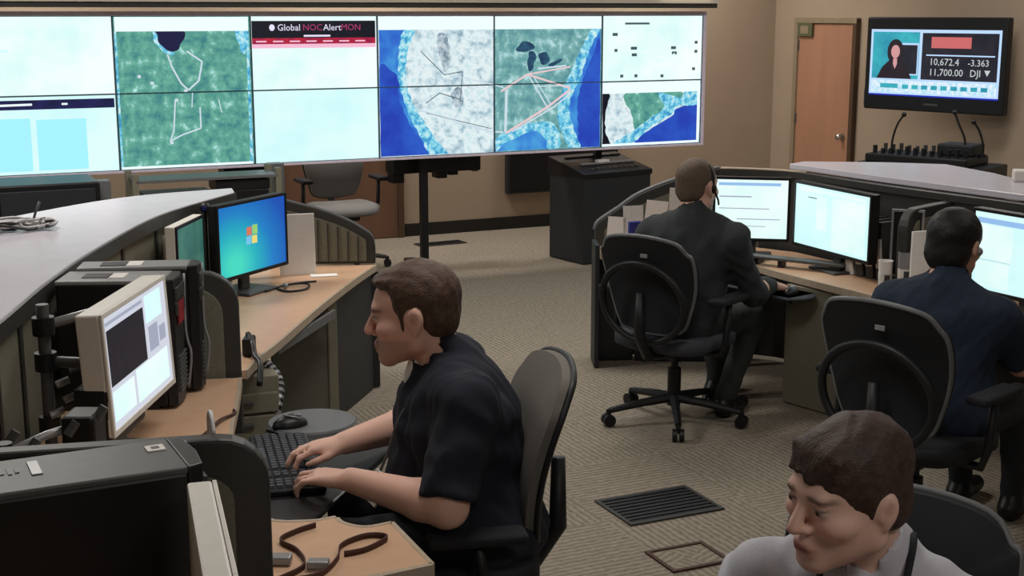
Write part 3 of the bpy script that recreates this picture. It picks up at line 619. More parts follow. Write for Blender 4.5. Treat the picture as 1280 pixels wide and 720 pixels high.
MB().vpanel([(0, 0.005), (0.2, 0.005), (0.2, ZD+0.04), (0, ZD+0.04)], (0.458, 7.16), (0.450, 7.36), 0.025).build('side_panel', M['panel_dark'], dR, bevel=0.004)
MB().box(2.42, 5.05, 0.005, 2.46, 5.09, ZD-0.03).box(1.25, 7.2, 0.005, 1.29, 7.24, ZD-0.03).build('leg', M['beige_metal'], dR)
MB().vpanel([(0, 0.005), (0.58, 0.005), (0.58, ZD-0.03), (0, ZD-0.03)], (0.68, 7.33), (1.30, 7.31), 0.02).build('modesty_panel', M['panel_dark'], dR)
MB(Matrix.Translation((1.19, 6.62, 0.565)) @ Matrix.Rotation(R(-52), 4, 'Z')).box(-0.36, -0.14, 0, 0.36, 0.14, 0.016).build('keyboard_tray', M['black'], dR, bevel=0.006)
divider('desk_divider', 'dark rounded divider rising beside the dark haired person', (1.755, 6.05), (2.05, 6.345), rounded_end(0.416, 0.645, 1.03, 0.10, 'left'), ins=0.05)
pedestal('beige drawer pedestal under the right desk behind the near black chair', (1.60, 6.42, 0), R(-62+90+10), 0.30, 0.46, 0.60)

# ------------------------------------------------------------------ chairs
def make_chair(label, loc, rz, seat='black_mesh', back='black_mesh', shell='black_soft', rim='rim', ring=True, z_seat=0.44, arms=True, group=None, back_h=0.94, lean=R(10), arm_h=0.225):
    o = thing('task_chair', label, 'chair', loc, rz, group)
    # base: five legs with casters
    for k in range(5):
        a = 2*math.pi*k/5+0.3; c, s = math.cos(a), math.sin(a)
        lg = MB(); lg.tube([(0.02*c, 0.02*s, 0.115), (0.16*c, 0.16*s, 0.10), (0.32*c, 0.32*s, 0.075)], [0.024, 0.02, 0.015], 8)
        l = lg.build('base_leg', M[shell], o, smooth='auto')
        ca = MB(); t = Vector((-s, c, 0)); p = Vector((0.325*c, 0.325*s, 0.03))
        for q in (-1, 1): ca.cyl(p+t*(0.006*q), p+t*(0.026*q), 0.029, n=14)
        ca.cyl(p+Vector((0, 0, 0.01)), p+Vector((0, 0, 0.05)), 0.012, n=8)
        ca.build('caster', M['black'], l, smooth='auto')
    MB().cyl((0, 0, 0.08), (0, 0, 0.26), 0.032).cyl((0, 0, 0.26), (0, 0, z_seat-0.07), 0.018).build('gas_column', M['black'], o, smooth='auto')
    MB().box(-0.09, -0.14, z_seat-0.09, 0.09, 0.14, z_seat-0.05).build('tilt_mechanism', M[shell], o, bevel=0.012)
    # seat: rounded cushion
    sv = []; sf = []; NX, NY = 14, 12
    for side in (1, 0):
        for j in range(NY+1):
            for i in range(NX+1):
                u = -1+2*i/NX; v = -1+2*j/NY
                r = max(abs(u), abs(v)); 
                sc = 1/ (abs(u)**4+abs(v)**4)**0.25*r if r > 0 else 1
                x = u*sc*0.245; y = v*sc*0.235
                edge = max(0, 1-r**6)
                z = z_seat+ (0.012+0.02*edge if side else -0.03-0.03*edge) - (0.02*max(0, v)**3 if side else 0) + (0.012*abs(u)**2 if side else 0)
                sv.append((x, y, z))
    n1 = (NX+1)*(NY+1)
    for side in (0, 1):
        for j in range(NY):
            for i in range(NX):
                a = side*n1+j*(NX+1)+i; q = (a, a+1, a+NX+2, a+NX+1); sf.append(q if side == 0 else q[::-1])
    ring_i = [i for i in range(NX+1)]+[(j)*(NX+1)+NX for j in range(1, NY+1)]+[NY*(NX+1)+i for i in range(NX-1, -1, -1)]+[j*(NX+1) for j in range(NY-1, 0, -1)]
    for k in range(len(ring_i)):
        a = ring_i[k]; b = ring_i[(k+1) % len(ring_i)]; sf.append((a, a+n1, b+n1, b))
    MB().add(sv, sf).build('seat', M[seat], o, smooth=True)
    # backrest: shield outline, curved in plan, leaning back
    z0 = z_seat+0.07; H = back_h-z0
    outline = [(-0.155, 0.0), (0.0, -0.02), (0.155, 0.0), (0.20, 0.09), (0.232, 0.22), (0.238, 0.34), (0.215, H-0.07), (0.165, H-0.02), (0.0, H), (-0.165, H-0.02), (-0.215, H-0.07), (-0.238, 0.34), (-0.232, 0.22), (-0.20, 0.09)]
    oc = smooth_curve(outline+[outline[0]], 4)[:-1]
    def bp(x, z, off):      # position of a backrest point
        y = -0.235-math.tan(lean)*z+0.55*x*x+0.035*math.cos((z/H-0.35)*3.0)+off
        return (x, y, z0+z)
    def shell_mesh(scale, o1, o0, bulge):
        vs = []; fs = []; n = len(oc); RN = 7
        for off, bl in ((o1, bulge), (o0, 0)):
            for r in range(RN):
                f = scale*(r+0.3)/(RN-0.7) if r < RN-1 else scale
                for x, z in oc:
                    X = x*f; Z = H*0.5+(z-H*0.5)*f; vs.append(bp(X, Z, off+bl*(1-(f/scale)**4)))
        T = RN*n
        for s in (0, 1):
            for r in range(RN-1):
                for k in range(n):
                    q = (s*T+r*n+k, s*T+r*n+(k+1) % n, s*T+(r+1)*n+(k+1) % n, s*T+(r+1)*n+k)
                    fs.append(q if s else q[::-1])
            cq = tuple(s*T+k for k in range(n)); fs.append(cq[::-1] if s else cq)
        for k in range(n):
            a = (RN-1)*n+k; b = (RN-1)*n+(k+1) % n; fs.append((a, b, b+T, a+T))
        return MB().add(vs, fs)
    bk = shell_mesh(1.0, 0.02, -0.02, 0.02).build('backrest', M[back], o, smooth='auto')
    MB().tube([bp(x, z, -0.012) for x, z in oc], 0.0095, 6, closed=True).build('back_rim', M[rim], bk, smooth=True)
    MB().cbox(Vector(bp(0.0, H-0.09, -0.031))+Vector((0.02, 0, 0)), (0.038, 0.006, 0.018)).build('maker_badge', M['silver'], bk, bevel=0.002)
    if ring:
        pts = []
        for k in range(36):
            a = 2*math.pi*k/36; x = 0.215*math.cos(a); z = 0.13+0.185*math.sin(a); p = bp(x, z, -0.075-0.02*math.cos(a*2)); pts.append(p)
        MB().tube(pts, 0.016, 8, closed=True).build('lumbar_hoop', M[shell], o, smooth=True)
    MB().tube([(0, -0.08, z_seat-0.07), (0, -0.24, z_seat-0.05), (0, -0.31, z_seat+0.05), (0, -0.31, z_seat+0.25)], [0.03, 0.028, 0.026, 0.02], 10).build('back_spine', M[shell], o, smooth=True)
    if arms:
        for q in (-1, 1):
            MB().tube([(q*0.10, -0.02, z_seat-0.06), (q*0.27, -0.04, z_seat-0.05), (q*0.295, -0.05, z_seat+0.02), (q*0.295, -0.03, z_seat+arm_h-0.025)], 0.016, 8).build('arm_post', M[shell], o, smooth=True)
            MB().box(q*0.295-0.042, -0.16, z_seat+arm_h-0.03, q*0.295+0.042, 0.10, z_seat+arm_h).build('armrest', M['black_mesh'], o, bevel=0.013, seg=3)
    return o
make_chair('warm grey backed chair of the man typing at left', (-0.175, 3.57, 0), R(101), back='chair_grey', seat='black_mesh', ring=False, z_seat=0.43, back_h=0.97, rim='black_soft', lean=R(9), arm_h=0.165)
make_chair('black chair with grey rim under the man in the charcoal jacket', (0.765, 6.20, 0), R(-38), seat='seat_grey', z_seat=0.42, back_h=0.93)
make_chair('black hooped chair under the dark haired person at right', (1.45, 4.67, 0), R(-46), z_seat=0.42, back_h=0.955)
make_chair('chair under the man in the light grey shirt', (0.70, 2.48, 0), R(152), ring=False, z_seat=0.40, back_h=0.90)
make_chair('empty pale grey chair by the far brown door', (-1.27, 10.15, 0), R(205), back='chair_pale', seat='chair_pale', ring=False, z_seat=0.46, back_h=0.95, rim='black_soft')

# ------------------------------------------------------------------ monitors
def monitor(name, label, loc, rz, wd, ht, tilt=0.0, bz=0.014, depth=0.045, stand=True, frame='black', side=None, screen=None, zb=0.09, pads=(), back=None):
    """screen faces local -y; loc at the stand foot on the desk"""
    o = thing(name, label, 'monitor', loc, rz)
    T0 = Matrix.Translation((0, 0, zb)) @ Matrix.Rotation(tilt, 4, 'X')
    MB(T0).box(-wd/2, 0.0, 0, wd/2, depth, ht).build('housing', M[back or frame], o, bevel=0.006)
    MB(T0).box(-wd/2, -0.008, 0, -wd/2+bz, 0.0, ht).box(wd/2-bz, -0.008, 0, wd/2, 0.0, ht).box(-wd/2+bz, -0.008, 0, wd/2-bz, 0.0, bz*1.2).box(-wd/2+bz, -0.008, ht-bz, wd/2-bz, 0.0, ht).build('bezel', M[side or frame], o, bevel=0.002)
    sc = MB(T0).box(-wd/2+bz, -0.004, bz*1.2, wd/2-bz, 0.0, ht-bz).build('screen', screen or S['white'], o)
    iw, ih = wd-2*bz, ht-2.2*bz
    for (u0, v0, u1, v1, m, *dd) in pads:
        dp = dd[0] if dd else 0.0045
        x0 = -wd/2+bz+u0*iw; x1 = -wd/2+bz+u1*iw; z0 = bz*1.2+v0*ih; z1 = bz*1.2+v1*ih
        MB(T0).add([(x0, -dp, z0), (x1, -dp, z0), (x1, -dp, z1), (x0, -dp, z1)], [(0, 1, 2, 3)]).build('screen_window', m, sc)
    if stand:
        MB().box(-0.03, depth, 0.012, 0.03, depth+0.03, zb+ht*0.5).build('stand_neck', M['dgrey'], o, bevel=0.006)
        MB().box(-0.11, -0.05, 0.0, 0.11, depth+0.11, 0.014).build('stand_base', M['dgrey'], o, bevel=0.008)
    return o
S['win'] = bpy.data.materials.new('screen_blue_desktop'); S['win'].use_nodes = True
nt = S['win'].node_tree; b = nt.nodes['Principled BSDF']; tcn = nt.nodes.new('ShaderNodeTexCoord'); gr = nt.nodes.new('ShaderNodeTexGradient'); gr.gradient_type = 'SPHERICAL'
mpn = nt.nodes.new('ShaderNodeMapping'); mpn.inputs['Location'].default_value = (0.32, 0, -0.40); mpn.inputs['Scale'].default_value = (2.3, 0.1, 2.7)
nt.links.new(tcn.outputs['Object'], mpn.inputs['Vector']); nt.links.new(mpn.outputs['Vector'], gr.inputs['Vector'])
rr = nt.nodes.new('ShaderNodeValToRGB'); e = rr.color_ramp.elements
e[0].position = 0.0; e[0].color = lin((14, 84, 190)); e[1].position = 0.9; e[1].color = lin((70, 232, 206)); x = e.new(0.35); x.color = lin((20, 132, 210)); x = e.new(0.62); x.color = lin((30, 186, 206))
nt.links.new(gr.outputs['Fac'], rr.inputs['Fac']); nt.links.new(rr.outputs['Color'], b.inputs['Emission Color']); b.inputs['Emission Strength'].default_value = 0.85; b.inputs['Base Color'].default_value = (0.01, 0.01, 0.01, 1)
W = {k: glow('logo_'+k, [c], 0.95) for k, c in {'r': (220, 120, 90), 'g': (150, 210, 120), 'b': (120, 200, 240), 'y': (240, 220, 120)}.items()}
S['teal_side'] = glow('screen_teal_window', [(56, 120, 116), (90, 160, 140)], 0.5, 6)
S['doc'] = glow('screen_document', [(222, 226, 240)], 0.85); S['term'] = glow('screen_terminal', [(30, 28, 40), (44, 38, 52)], 0.6, 20); S['docline'] = glow('screen_document_line', [(176, 182, 204)], 0.8)
S['bar'] = glow('screen_blue_bar', [(150, 190, 236)], 1.0)
def place(p0, p1): return ((p0[0]+p1[0])/2, (p0[1]+p1[1])/2), math.atan2(p1[1]-p0[1], p1[0]-p0[0]), math.dist(p0, p1)
# far left, blue desktop
(c, rz, L) = place((-1.295, 5.88), (-1.068, 6.36))
monitor('computer_monitor', 'monitor with blue desktop and windowpane logo on the far left desk', (c[0], c[1], ZD), rz, L, 0.345, zb=0.085, screen=S['win'],
        pads=[(0.40, 0.53, 0.475, 0.65, W['r']), (0.485, 0.53, 0.565, 0.67, W['g']), (0.39, 0.40, 0.465, 0.515, W['b']), (0.475, 0.40, 0.555, 0.515, W['y'])])
(c, rz, L) = place((-1.375, 5.48), (-1.345, 5.85))
monitor('computer_monitor', 'dim teal monitor seen edge on left of the blue desktop', (c[0], c[1], ZD), rz, L, 0.34, zb=0.06, screen=S['teal_side'], back='white_pl')
# mid left, white monitor
(c, rz, L) = place((-1.055, 3.44), (-1.03, 4.00))
mB_ = monitor('computer_monitor', 'thick white monitor with a black terminal window in front of the tower computers', (c[0], c[1], ZB), rz, L, 0.335, zb=0.135, depth=0.065, frame='black', side='white_pl', screen=S['doc'], back='white_pl', tilt=-R(3),
        pads=[(0.02, 0.38, 0.60, 0.88, S['term'], 0.0055), (0.03, 0.06, 0.36, 0.33, S['white']), (0.40, 0.05, 0.95, 0.36, S['white']), (0.64, 0.70, 0.92, 0.96, S['pale']), (0.66, 0.42, 0.82, 0.66, S['docline']), (0.84, 0.45, 0.95, 0.6, S['docline']), (0.02, 0.92, 0.6, 0.95, S['docline'])])
MB().box(-L/2-0.003, 0.004, 0.10, -L/2+0.30, 0.10, 0.27).build('rear_cover', M['black'], mB_, bevel=0.012)
# nearest left, white monitor seen from above
(c, rz, L) = place((-0.415, 1.90), (-0.54, 2.33))
monitor('computer_monitor', 'white monitor cut by the lower left edge, back turned', (c[0], c[1], ZB), rz, L, 0.33, zb=0.085, depth=0.045, side='white_pl', screen=S['doc'], back='white_pl')
# right pair
page = [(0.04, 0.90, 0.9, 0.95, S['bar']), (0.05, 0.70, 0.5, 0.72, S['docline']), (0.05, 0.50, 0.75, 0.515, S['docline']), (0.3, 0.32, 0.9, 0.335, S['docline']), (0.05, 0.2, 0.7, 0.212, S['docline'])]
(c, rz, L) = place((1.046, 7.03), (1.435, 6.955))
monitor('computer_monitor', 'left of the two bright monitors before the charcoal jacket man', (c[0], c[1], ZD), rz, L, 0.335, zb=0.09, screen=S['white'], pads=page)
(c, rz, L) = place((1.45, 6.92), (1.692, 6.33))
monitor('computer_monitor', 'right of the two bright monitors before the charcoal jacket man', (c[0], c[1], ZD), rz, L, 0.335, zb=0.085, screen=S['pale'], pads=[(0.05, 0.9, 0.95, 0.96, S['white']), (0.52, 0.05, 0.95, 0.88, S['white']), (0.30, 0.3, 0.44, 0.85, S['white']), (0.18, 0.80, 0.30, 0.815, S['dark'])])
(c, rz, L) = place((1.975, 5.76), (2.22, 5.30))
monitor('computer_monitor', 'bright monitor before the dark haired person at the right edge', (c[0], c[1], ZD), rz, L, 0.36, zb=0.085, screen=S['pale'], side='black', pads=[(0.03, 0.86, 0.97, 0.93, S['bar']), (0.03, 0.40, 0.42, 0.84, S['white']), (0.03, 0.04, 0.40, 0.37, S['white']), (0.05, 0.385, 0.4, 0.39, S['docline'])])

# ------------------------------------------------------------------ tower computers
def tower(label, loc, rz, L=0.44, Wd=0.18, Hh=0.42, m='black', red=False, sticker=False, top='silver'):
    """front faces local +x"""
    o = thing('tower_computer', label, 'computer', loc, rz)
    MB().box(-L/2, -Wd/2, 0.012, L/2-0.03, Wd/2, Hh-0.012).build('case', M[m], o, bevel=0.006)
    MB().box(-L/2, -Wd/2, Hh-0.014, L/2-0.03, Wd/2, Hh).build('top_panel', M[top], o, bevel=0.004)
    fp = MB().prism([(L/2-0.03, -Wd/2), (L/2, -Wd/2+0.012), (L/2+0.008, 0), (L/2, Wd/2-0.012), (L/2-0.03, Wd/2)], 0.012, Hh).build('front_panel', M['black'], o, bevel=0.004)
    for k in range(9): MB().box(L/2+0.001, -Wd/2+0.03, 0.05+k*0.014, L/2+0.0095, Wd/2-0.03, 0.056+k*0.014).build('grille_slat', M['dgrey'], fp)
    for k in range(2): MB().box(L/2+0.001, -Wd/2+0.02, Hh-0.07-k*0.05, L/2+0.0095, Wd/2-0.02, Hh-0.03-k*0.05).build('drive_bay', M['trim'], fp, bevel=0.002)
    MB().tube(smooth_curve([(L/2+0.004, Wd/2-0.004, 0.03), (L/2+0.018, Wd/2-0.004, 0.14), (L/2+0.004, Wd/2-0.004, 0.22), (L/2+0.006, Wd/2-0.004, Hh-0.01)], 4), 0.005, 6).build('side_trim', M['silver'], o, smooth=True)
    for sx in (-1, 1): MB().box(sx*(L/2-0.08)-0.02, -Wd/2+0.01, 0, sx*(L/2-0.08)+0.02, Wd/2-0.01, 0.013).build('foot', M['trim'], o)
    MB().box(-L/2+0.07, -0.035, Hh, -L/2+0.15, 0.035, Hh+0.002).build('top_label', M['black'], o); MB().box(-L/2+0.155, -0.04, Hh, -L/2+0.20, 0.04, Hh+0.002).build('top_label', M['paper'], o)
    if red: MB().box(L/2+0.006, -0.045, Hh-0.15, L/2+0.0105, 0.035, Hh-0.08).build('red_badge', M['red'], o)
    return o
tower('black tower computer with red badge behind the white monitor', (-1.245, 4.235, ZB), R(3), L=0.36, Wd=0.17, red=True)
tower('rear black tower computer between its twin and the rounded divider', (-1.225, 4.395, ZB), R(7), L=0.38, Wd=0.12, Hh=0.43)
tC = tower('big black tower computer with white sticker at the lower left corner', (-0.835, 2.375, ZB), R(26.5), L=0.50, Wd=0.19, Hh=0.42, top='dgrey')
MB().box(0.17, 0.02, 0.42, 0.205, 0.055, 0.4225).build('white_sticker', M['paper'], tC); MB().box(0.18, 0.03, 0.4225, 0.195, 0.045, 0.4232).build('sticker_mark', M['dgrey'], tC)
MB().box(-0.045, -0.02, 0.42, -0.025, 0.06, 0.4225).build('badge', M['silver'], tC, bevel=0.001)
for k in range(6): MB().box(-0.135+k*0.013, 0.0+0.006*(k % 2), 0.42, -0.128+k*0.013, 0.045-0.008*(k % 3), 0.4218).build('emblem_bar', M['rim'], tC)

for ch_ in list(tC.children):
    if ch_.name.startswith('top_label'): bpy.data.objects.remove(ch_)
# ------------------------------------------------------------------ monitor arms and rails at the far left
ma = thing('display_stand', 'dark metal display stand with clamps beside the white monitor', 'stand', (-1.28, 3.62, ZB))
MB().cyl((0, 0, 0), (0, 0, 0.46), 0.017).build('post', M['dgrey'], ma, smooth='auto')
MB().lathe([(0.06, 0), (0.06, 0.015), (0.03, 0.025)], 18).build('foot', M['black'], ma, smooth='auto')
for z in (0.12, 0.30, 0.40): MB().cyl((0, 0, z-0.025), (0, 0, z+0.025), 0.03).build('collar', M['black'], ma, smooth='auto')
MB().tube([(0, 0, 0.40), (0.12, 0.10, 0.42), (0.20, 0.14, 0.42)], 0.014, 8).build('upper_arm', M['silver'], ma, smooth=True)
MB().tube([(0.0, 0, 0.30), (0.10, 0.02, 0.29), (0.17, 0.03, 0.29)], 0.016, 8).build('lower_arm', M['dgrey'], ma, smooth=True)
MB().box(0.14, -0.05, 0.22, 0.16, 0.11, 0.36).build('mount_plate', M['black'], ma, bevel=0.004)
for k in range(4): MB().cyl((0.02+0.03*(k % 2), -0.05+0.03*k, 0.16+0.035*k), (0.05+0.03*(k % 2), -0.03+0.03*k, 0.17+0.035*k), 0.011, n=8).build('clamp_knob', M['silver'], ma)
mr = thing('display_stand', 'low double chrome rail arm behind the nearest tower computer', 'stand', (-1.15, 3.02, ZB))
MB().box(-0.12, -0.06, 0, 0.06, 0.06, 0.012).build('foot', M['black'], mr, bevel=0.004)
MB().cyl((-0.03, 0, 0.01), (-0.03, 0, 0.26), 0.02).build('post', M['black'], mr, smooth='auto')
MB().tube([(-0.09, -0.03, 0.21), (0.05, 0.06, 0.26), (0.13, 0.14, 0.27)], 0.011, 8).build('rail', M['silver'], mr, smooth=True)
MB().tube([(-0.09, -0.05, 0.17), (0.05, 0.03, 0.21), (0.13, 0.11, 0.22)], 0.011, 8).build('rail', M['silver'], mr, smooth=True)
MB().box(0.08, 0.07, 0.14, 0.16, 0.17, 0.30).build('joint_block', M['black'], mr, bevel=0.01)
for k, (x, y, z) in enumerate([(0.02, 0.02, 0.28), (0.10, 0.06, 0.31), (0.15, 0.12, 0.33), (-0.04, 0.05, 0.29)]): MB().cyl((x, y, z-0.05), (x+0.02, y+0.01, z-0.02), 0.012, n=8).build('clamp_knob', M['dgrey'], mr)

# tangle of cords and clips on the counter
tg = thing('cable_tangle', 'tangle of white and dark cables lying on the left counter', 'cables', (-1.93, 5.22, ZC))
for k in range(7):
    pts = [(0.14*math.cos(a+k)*rng.uniform(0.5, 1.1), 0.10*math.sin(a*1.3+k)*rng.uniform(0.5, 1.1), 0.008+0.03*rng.random()) for a in np.linspace(0, 5.5, 9)]
    MB().tube(smooth_curve(pts, 4), 0.006, 6).build('cable', M['cable_w'] if k % 2 else M['trim'], tg, smooth=True)
for k in range(3): MB().cbox((-0.10+0.09*k, 0.03*(-1)**k, 0.018), (0.06, 0.035, 0.03)).build('plug', M['cable_w'] if k != 1 else M['black'], tg, bevel=0.006)
MB().tube([(0.05, 0.05, 0.01), (0.06, 0.07, 0.06), (0.075, 0.08, 0.10)], 0.005, 6).build('antenna', M['dgrey'], tg, smooth=True)

# webcam on the far left monitor
wc = thing('webcam', 'round black webcam on a stand by the blue desktop monitor', 'webcam', (-1.36, 5.98, 0))
MB().cyl((0, 0, ZD), (0, 0, 1.035), 0.006).build('stand', M['black'], wc); MB().ball((0, 0, 1.05), (0.026, 0.026, 0.024)).build('camera_body', M['black'], wc, smooth=True)
MB().cyl((0, -0.02, 1.05), (0, -0.03, 1.05), 0.011).build('lens', M['blue'], wc); MB().cyl((0, 0, ZD), (0, 0, ZD+0.01), 0.03).build('foot', M['black'], wc)
# clutter behind the edge-on monitor
for k, (dx, dy, h, m) in enumerate([(-1.45, 5.66, 0.34, 'paper_print'), (-1.44, 5.75, 0.30, 'cream'), (-1.445, 5.84, 0.36, 'paper_print')]):
    o = MB(Matrix.Translation((dx, dy, ZD)) @ Matrix.Rotation(R(10*k-10), 4, 'Z')).box(-0.012, -0.03, 0, 0.012, 0.03, h).build('file_folder', M[m], bevel=0.004)
    tag(o, ['nearest pale upright folder beside the dim teal monitor', 'middle cream upright folder beside the dim teal monitor', 'farthest pale upright folder beside the dim teal monitor'][k], 'folder', 'upright folders by the teal monitor')
# white board leaning behind the blue desktop monitor
wb = thing('white_board', 'small upright white board behind the blue desktop monitor', 'board', (-1.03, 6.52, ZD), R(18))
MB(Matrix.Rotation(-R(4), 4, 'X')).box(-0.10, 0, 0.0, 0.075, 0.012, 0.30).build('board', M['paper'], wb, bevel=0.002); MB().box(-0.02, 0.01, 0, 0.02, 0.07, 0.008).box(-0.01, 0.02, 0, 0.01, 0.026, 0.2).build('easel', M['dgrey'], wb)
tag(MB(Matrix.Translation((-0.915, 6.50, ZD)) @ Matrix.Rotation(R(14), 4, 'Z')).box(-0.065, -0.03, 0, 0.065, 0.03, 0.006).build('envelope', M['paper'], bevel=0.001), 'narrow white envelope on the far left desk', 'envelope')
cb = thing('cable', 'dark earphone cable coiled below the blue desktop monitor', 'cable', (-1.03, 6.18, ZD))
MB().tube(smooth_curve([(0.10, 0.16, 0.006), (0.02, 0.12, 0.006), (-0.06, 0.02, 0.006), (0.0, -0.08, 0.006), (0.08, -0.02, 0.006), (0.07, 0.08, 0.01), (-0.02, 0.05, 0.012), (-0.10, -0.08, 0.006)], 5), 0.005, 6).build('cord', M['black'], cb, smooth=True)
MB().ball((-0.02, 0.0, 0.016), 0.014).build('earpiece', M['silver'], cb, smooth=True)
# cord on the mid left desk
cd = MB(); cd.tube(smooth_curve([(-1.02, 3.82, ZB+0.005), (-0.93, 3.86, ZB+0.005), (-0.90, 3.90, ZB+0.02), (-0.895, 4.02, ZB+0.012), (-0.87, 4.10, ZB+0.006), (-0.88, 4.14, ZB+0.006)], 5), 0.005, 6)
tag(cd.build('cord', M['brown_cord'], smooth=True), 'brown cord on the tan desk below the white monitor', 'cord')
cw = MB(); cw.tube(smooth_curve([(-0.60, 2.62, 1.07), (-0.613, 2.66, 1.10), (-0.64, 2.76, 1.06), (-0.66, 2.84, 0.95), (-0.70, 2.95, 0.72), (-0.72, 3.05, 0.665)], 5), 0.005, 6)
tag(cw.build('cord', M['cable_w'], smooth=True), 'white cord hanging over the nearest charcoal divider', 'cord')
# black handset and stand on the desk edge beside the first divider
hs = thing('headset_hook', 'black hook with a cable at the front edge of the far left desk', 'headset', (-0.965, 4.85, ZD))
MB().tube(smooth_curve([(-0.03, 0.14, 0.07), (0.0, 0.06, 0.055), (0.02, 0, 0.02), (0.05, -0.06, 0.006), (0.06, -0.14, -0.05)], 5), 0.011, 8).build('hook', M['black'], hs, smooth=True)
MB().cbox((-0.02, 0.10, 0.035), (0.04, 0.08, 0.07)).build('clip', M['black'], hs, bevel=0.008)

# mouse platform with mouse, striped ribbon cable
mp_ = thing('mouse_platform', 'grey oval mouse platform beyond the typing hands', 'mouse platform', (-0.63, 4.12, 0.63), R(20))
MB().add([], []).lathe([(0.001, -0.004), (0.13, -0.004), (0.135, 0.0), (0.13, 0.008), (0.001, 0.008)], 28, Matrix.Scale(1.05, 4, (1, 0, 0))).build('platform', M['rim'], mp_, smooth='auto')
MB().cyl((-0.15, -0.05, -0.02), (-0.05, 0, -0.004), 0.012).build('swivel_arm', M['black'], mp_)
ms = thing('computer_mouse', 'black mouse on the grey oval platform', 'mouse', (-0.69, 4.06, 0.638), R(30))
MB().ball((0, 0, 0.004), (0.058, 0.036, 0.03), 16).build('shell', M['black'], ms, smooth=True); MB().cyl((0.03, 0, 0.022), (0.03, 0, 0.034), 0.008).build('wheel', M['silver'], ms); MB().tube([(0.02, 0.025, 0.03), (-0.02, 0.0, 0.038), (0.02, -0.025, 0.03)], 0.003, 6).build('seam', M['silver'], ms, smooth=True)
rb = thing('ribbon_cable', 'black and silver striped cable sleeve hanging below the left desk front', 'cable', (-0.93, 4.93, 0))
rbp = smooth_curve([(0.0, 0.05, 0.60), (0.05, 0.02, 0.54), (0.055, -0.05, 0.46), (0.03, -0.10, 0.36)], 8)
for k in range(len(rbp)-1): MB().tube([rbp[k], rbp[k+1]], 0.020 if k % 2 else 0.018, 8).build('sleeve_band', M['silver'] if k % 2 else M['black'], rb)
# keyboards
def keyboard(label, loc, rz, L=0.46, Wd=0.16):
    o = thing('keyboard', label, 'keyboard', loc, rz)
    MB().box(-L/2, -Wd/2, 0, L/2, Wd/2, 0.018).build('case', M['black'], o, bevel=0.005)
    mb = MB(); nx, ny = 22, 6
    for j in range(ny):
        for i in range(nx):
            if j == 0 and 5 < i < 11: continue
            if i in (15, 18): continue
            x = -L/2+0.014+i*(L-0.028)/nx; y = -Wd/2+0.014+j*(Wd-0.028)/ny; kx = (L-0.028)/nx*0.86; ky = (Wd-0.028)/ny*0.84
            mb.add([(x, y, 0.018), (x+kx, y, 0.018), (x+kx, y+ky, 0.018), (x, y+ky, 0.018), (x+kx*.12, y+ky*.12, 0.026), (x+kx*.88, y+ky*.12, 0.026), (x+kx*.88, y+ky*.88, 0.026), (x+kx*.12, y+ky*.88, 0.026)], [(4,5,6,7),(0,1,5,4),(1,2,6,5),(2,3,7,6),(3,0,4,7)])
    x = -L/2+0.014+6*(L-0.028)/nx; y = -Wd/2+0.014; mb.box(x, y, 0.018, x+5*(L-0.028)/nx*0.97, y+0.018, 0.026)
    kc = mb.build('keycaps', M['keycap'], o); kc['kind'] = 'stuff'
    return o
keyboard('black keyboard under the hands of the typing man', (-0.645, 3.70, 0.631), R(105-180), 0.50, 0.17)
keyboard('black keyboard on the tray before the charcoal jacket man', (1.13, 6.66, 0.581), R(-52))
# dark strap with buckle on the near end of the desk
st = thing('wrist_strap', 'dark brown coiled strap on the near end of the typing desk', 'strap', (-0.50, 2.95, ZB))
def band(pts, wd, t=0.003): 
    mb = MB(); n = len(pts); vs = []; fs = []
    for p in pts: vs += [(p[0], p[1], p[2]), (p[0], p[1], p[2]+wd)]
    for i in range(n-1): fs.append((2*i, 2*i+2, 2*i+3, 2*i+1))
    mb.add(vs, fs); o = mb.build('strap_band', M['brown_cord'], st, smooth=True); md = o.modifiers.new('s', 'SOLIDIFY'); md.thickness = t
band(smooth_curve([(-0.02, -0.13, 0.001), (0.03, -0.05, 0.001), (0.0, 0.04, 0.001), (-0.05, 0.10, 0.001), (-0.02, 0.16, 0.001), (0.02, 0.20, 0.001)], 6), 0.014)
band(smooth_curve([(-0.01, -0.14, 0.001), (0.07, -0.10, 0.001), (0.10, -0.01, 0.001), (0.10, 0.07, 0.001), (0.15, 0.13, 0.001), (0.20, 0.12, 0.001), (0.16, 0.05, 0.001), (0.11, 0.02, 0.001)], 6), 0.014)
MB().cbox((-0.03, -0.02, 0.012), (0.05, 0.035, 0.02)).build('buckle', M['silver'], st, bevel=0.004); MB().cbox((0.06, -0.05, 0.014), (0.05, 0.03, 0.018)).build('buckle', M['silver'], st, bevel=0.004)

# ------------------------------------------------------------------ right desk clutter
A_ = math.atan2(0.04, 0.685)
for k, (u, z, wd, ht, rot, m, lb) in enumerate([(0.06, 0.665, 0.10, 0.14, 4, 'paper', 'leftmost low white sheet pinned to the curved partition'), (0.155, 0.70, 0.11, 0.16, -2, 'paper_print', 'printed sheet pinned low beside the blue folder'),
        (0.265, 0.745, 0.12, 0.15, 6, 'paper', 'printed sheet pinned high left of the charcoal jacket man'), (0.40, 0.80, 0.17, 0.16, 2, 'paper_print', 'printed sheet pinned right beside the charcoal jacket shoulder')]):
    Mx = Matrix.Translation((0.456, 7.40, 0)) @ Matrix.Rotation(A_, 4, 'Z') @ Matrix.Translation((u, -0.032, z)) @ Matrix.Rotation(R(rot), 4, 'Y')
    tag(MB(Mx).box(0, -0.003, 0, wd, 0, ht).build('pinned_sheet', M[m]), lb, 'paper')
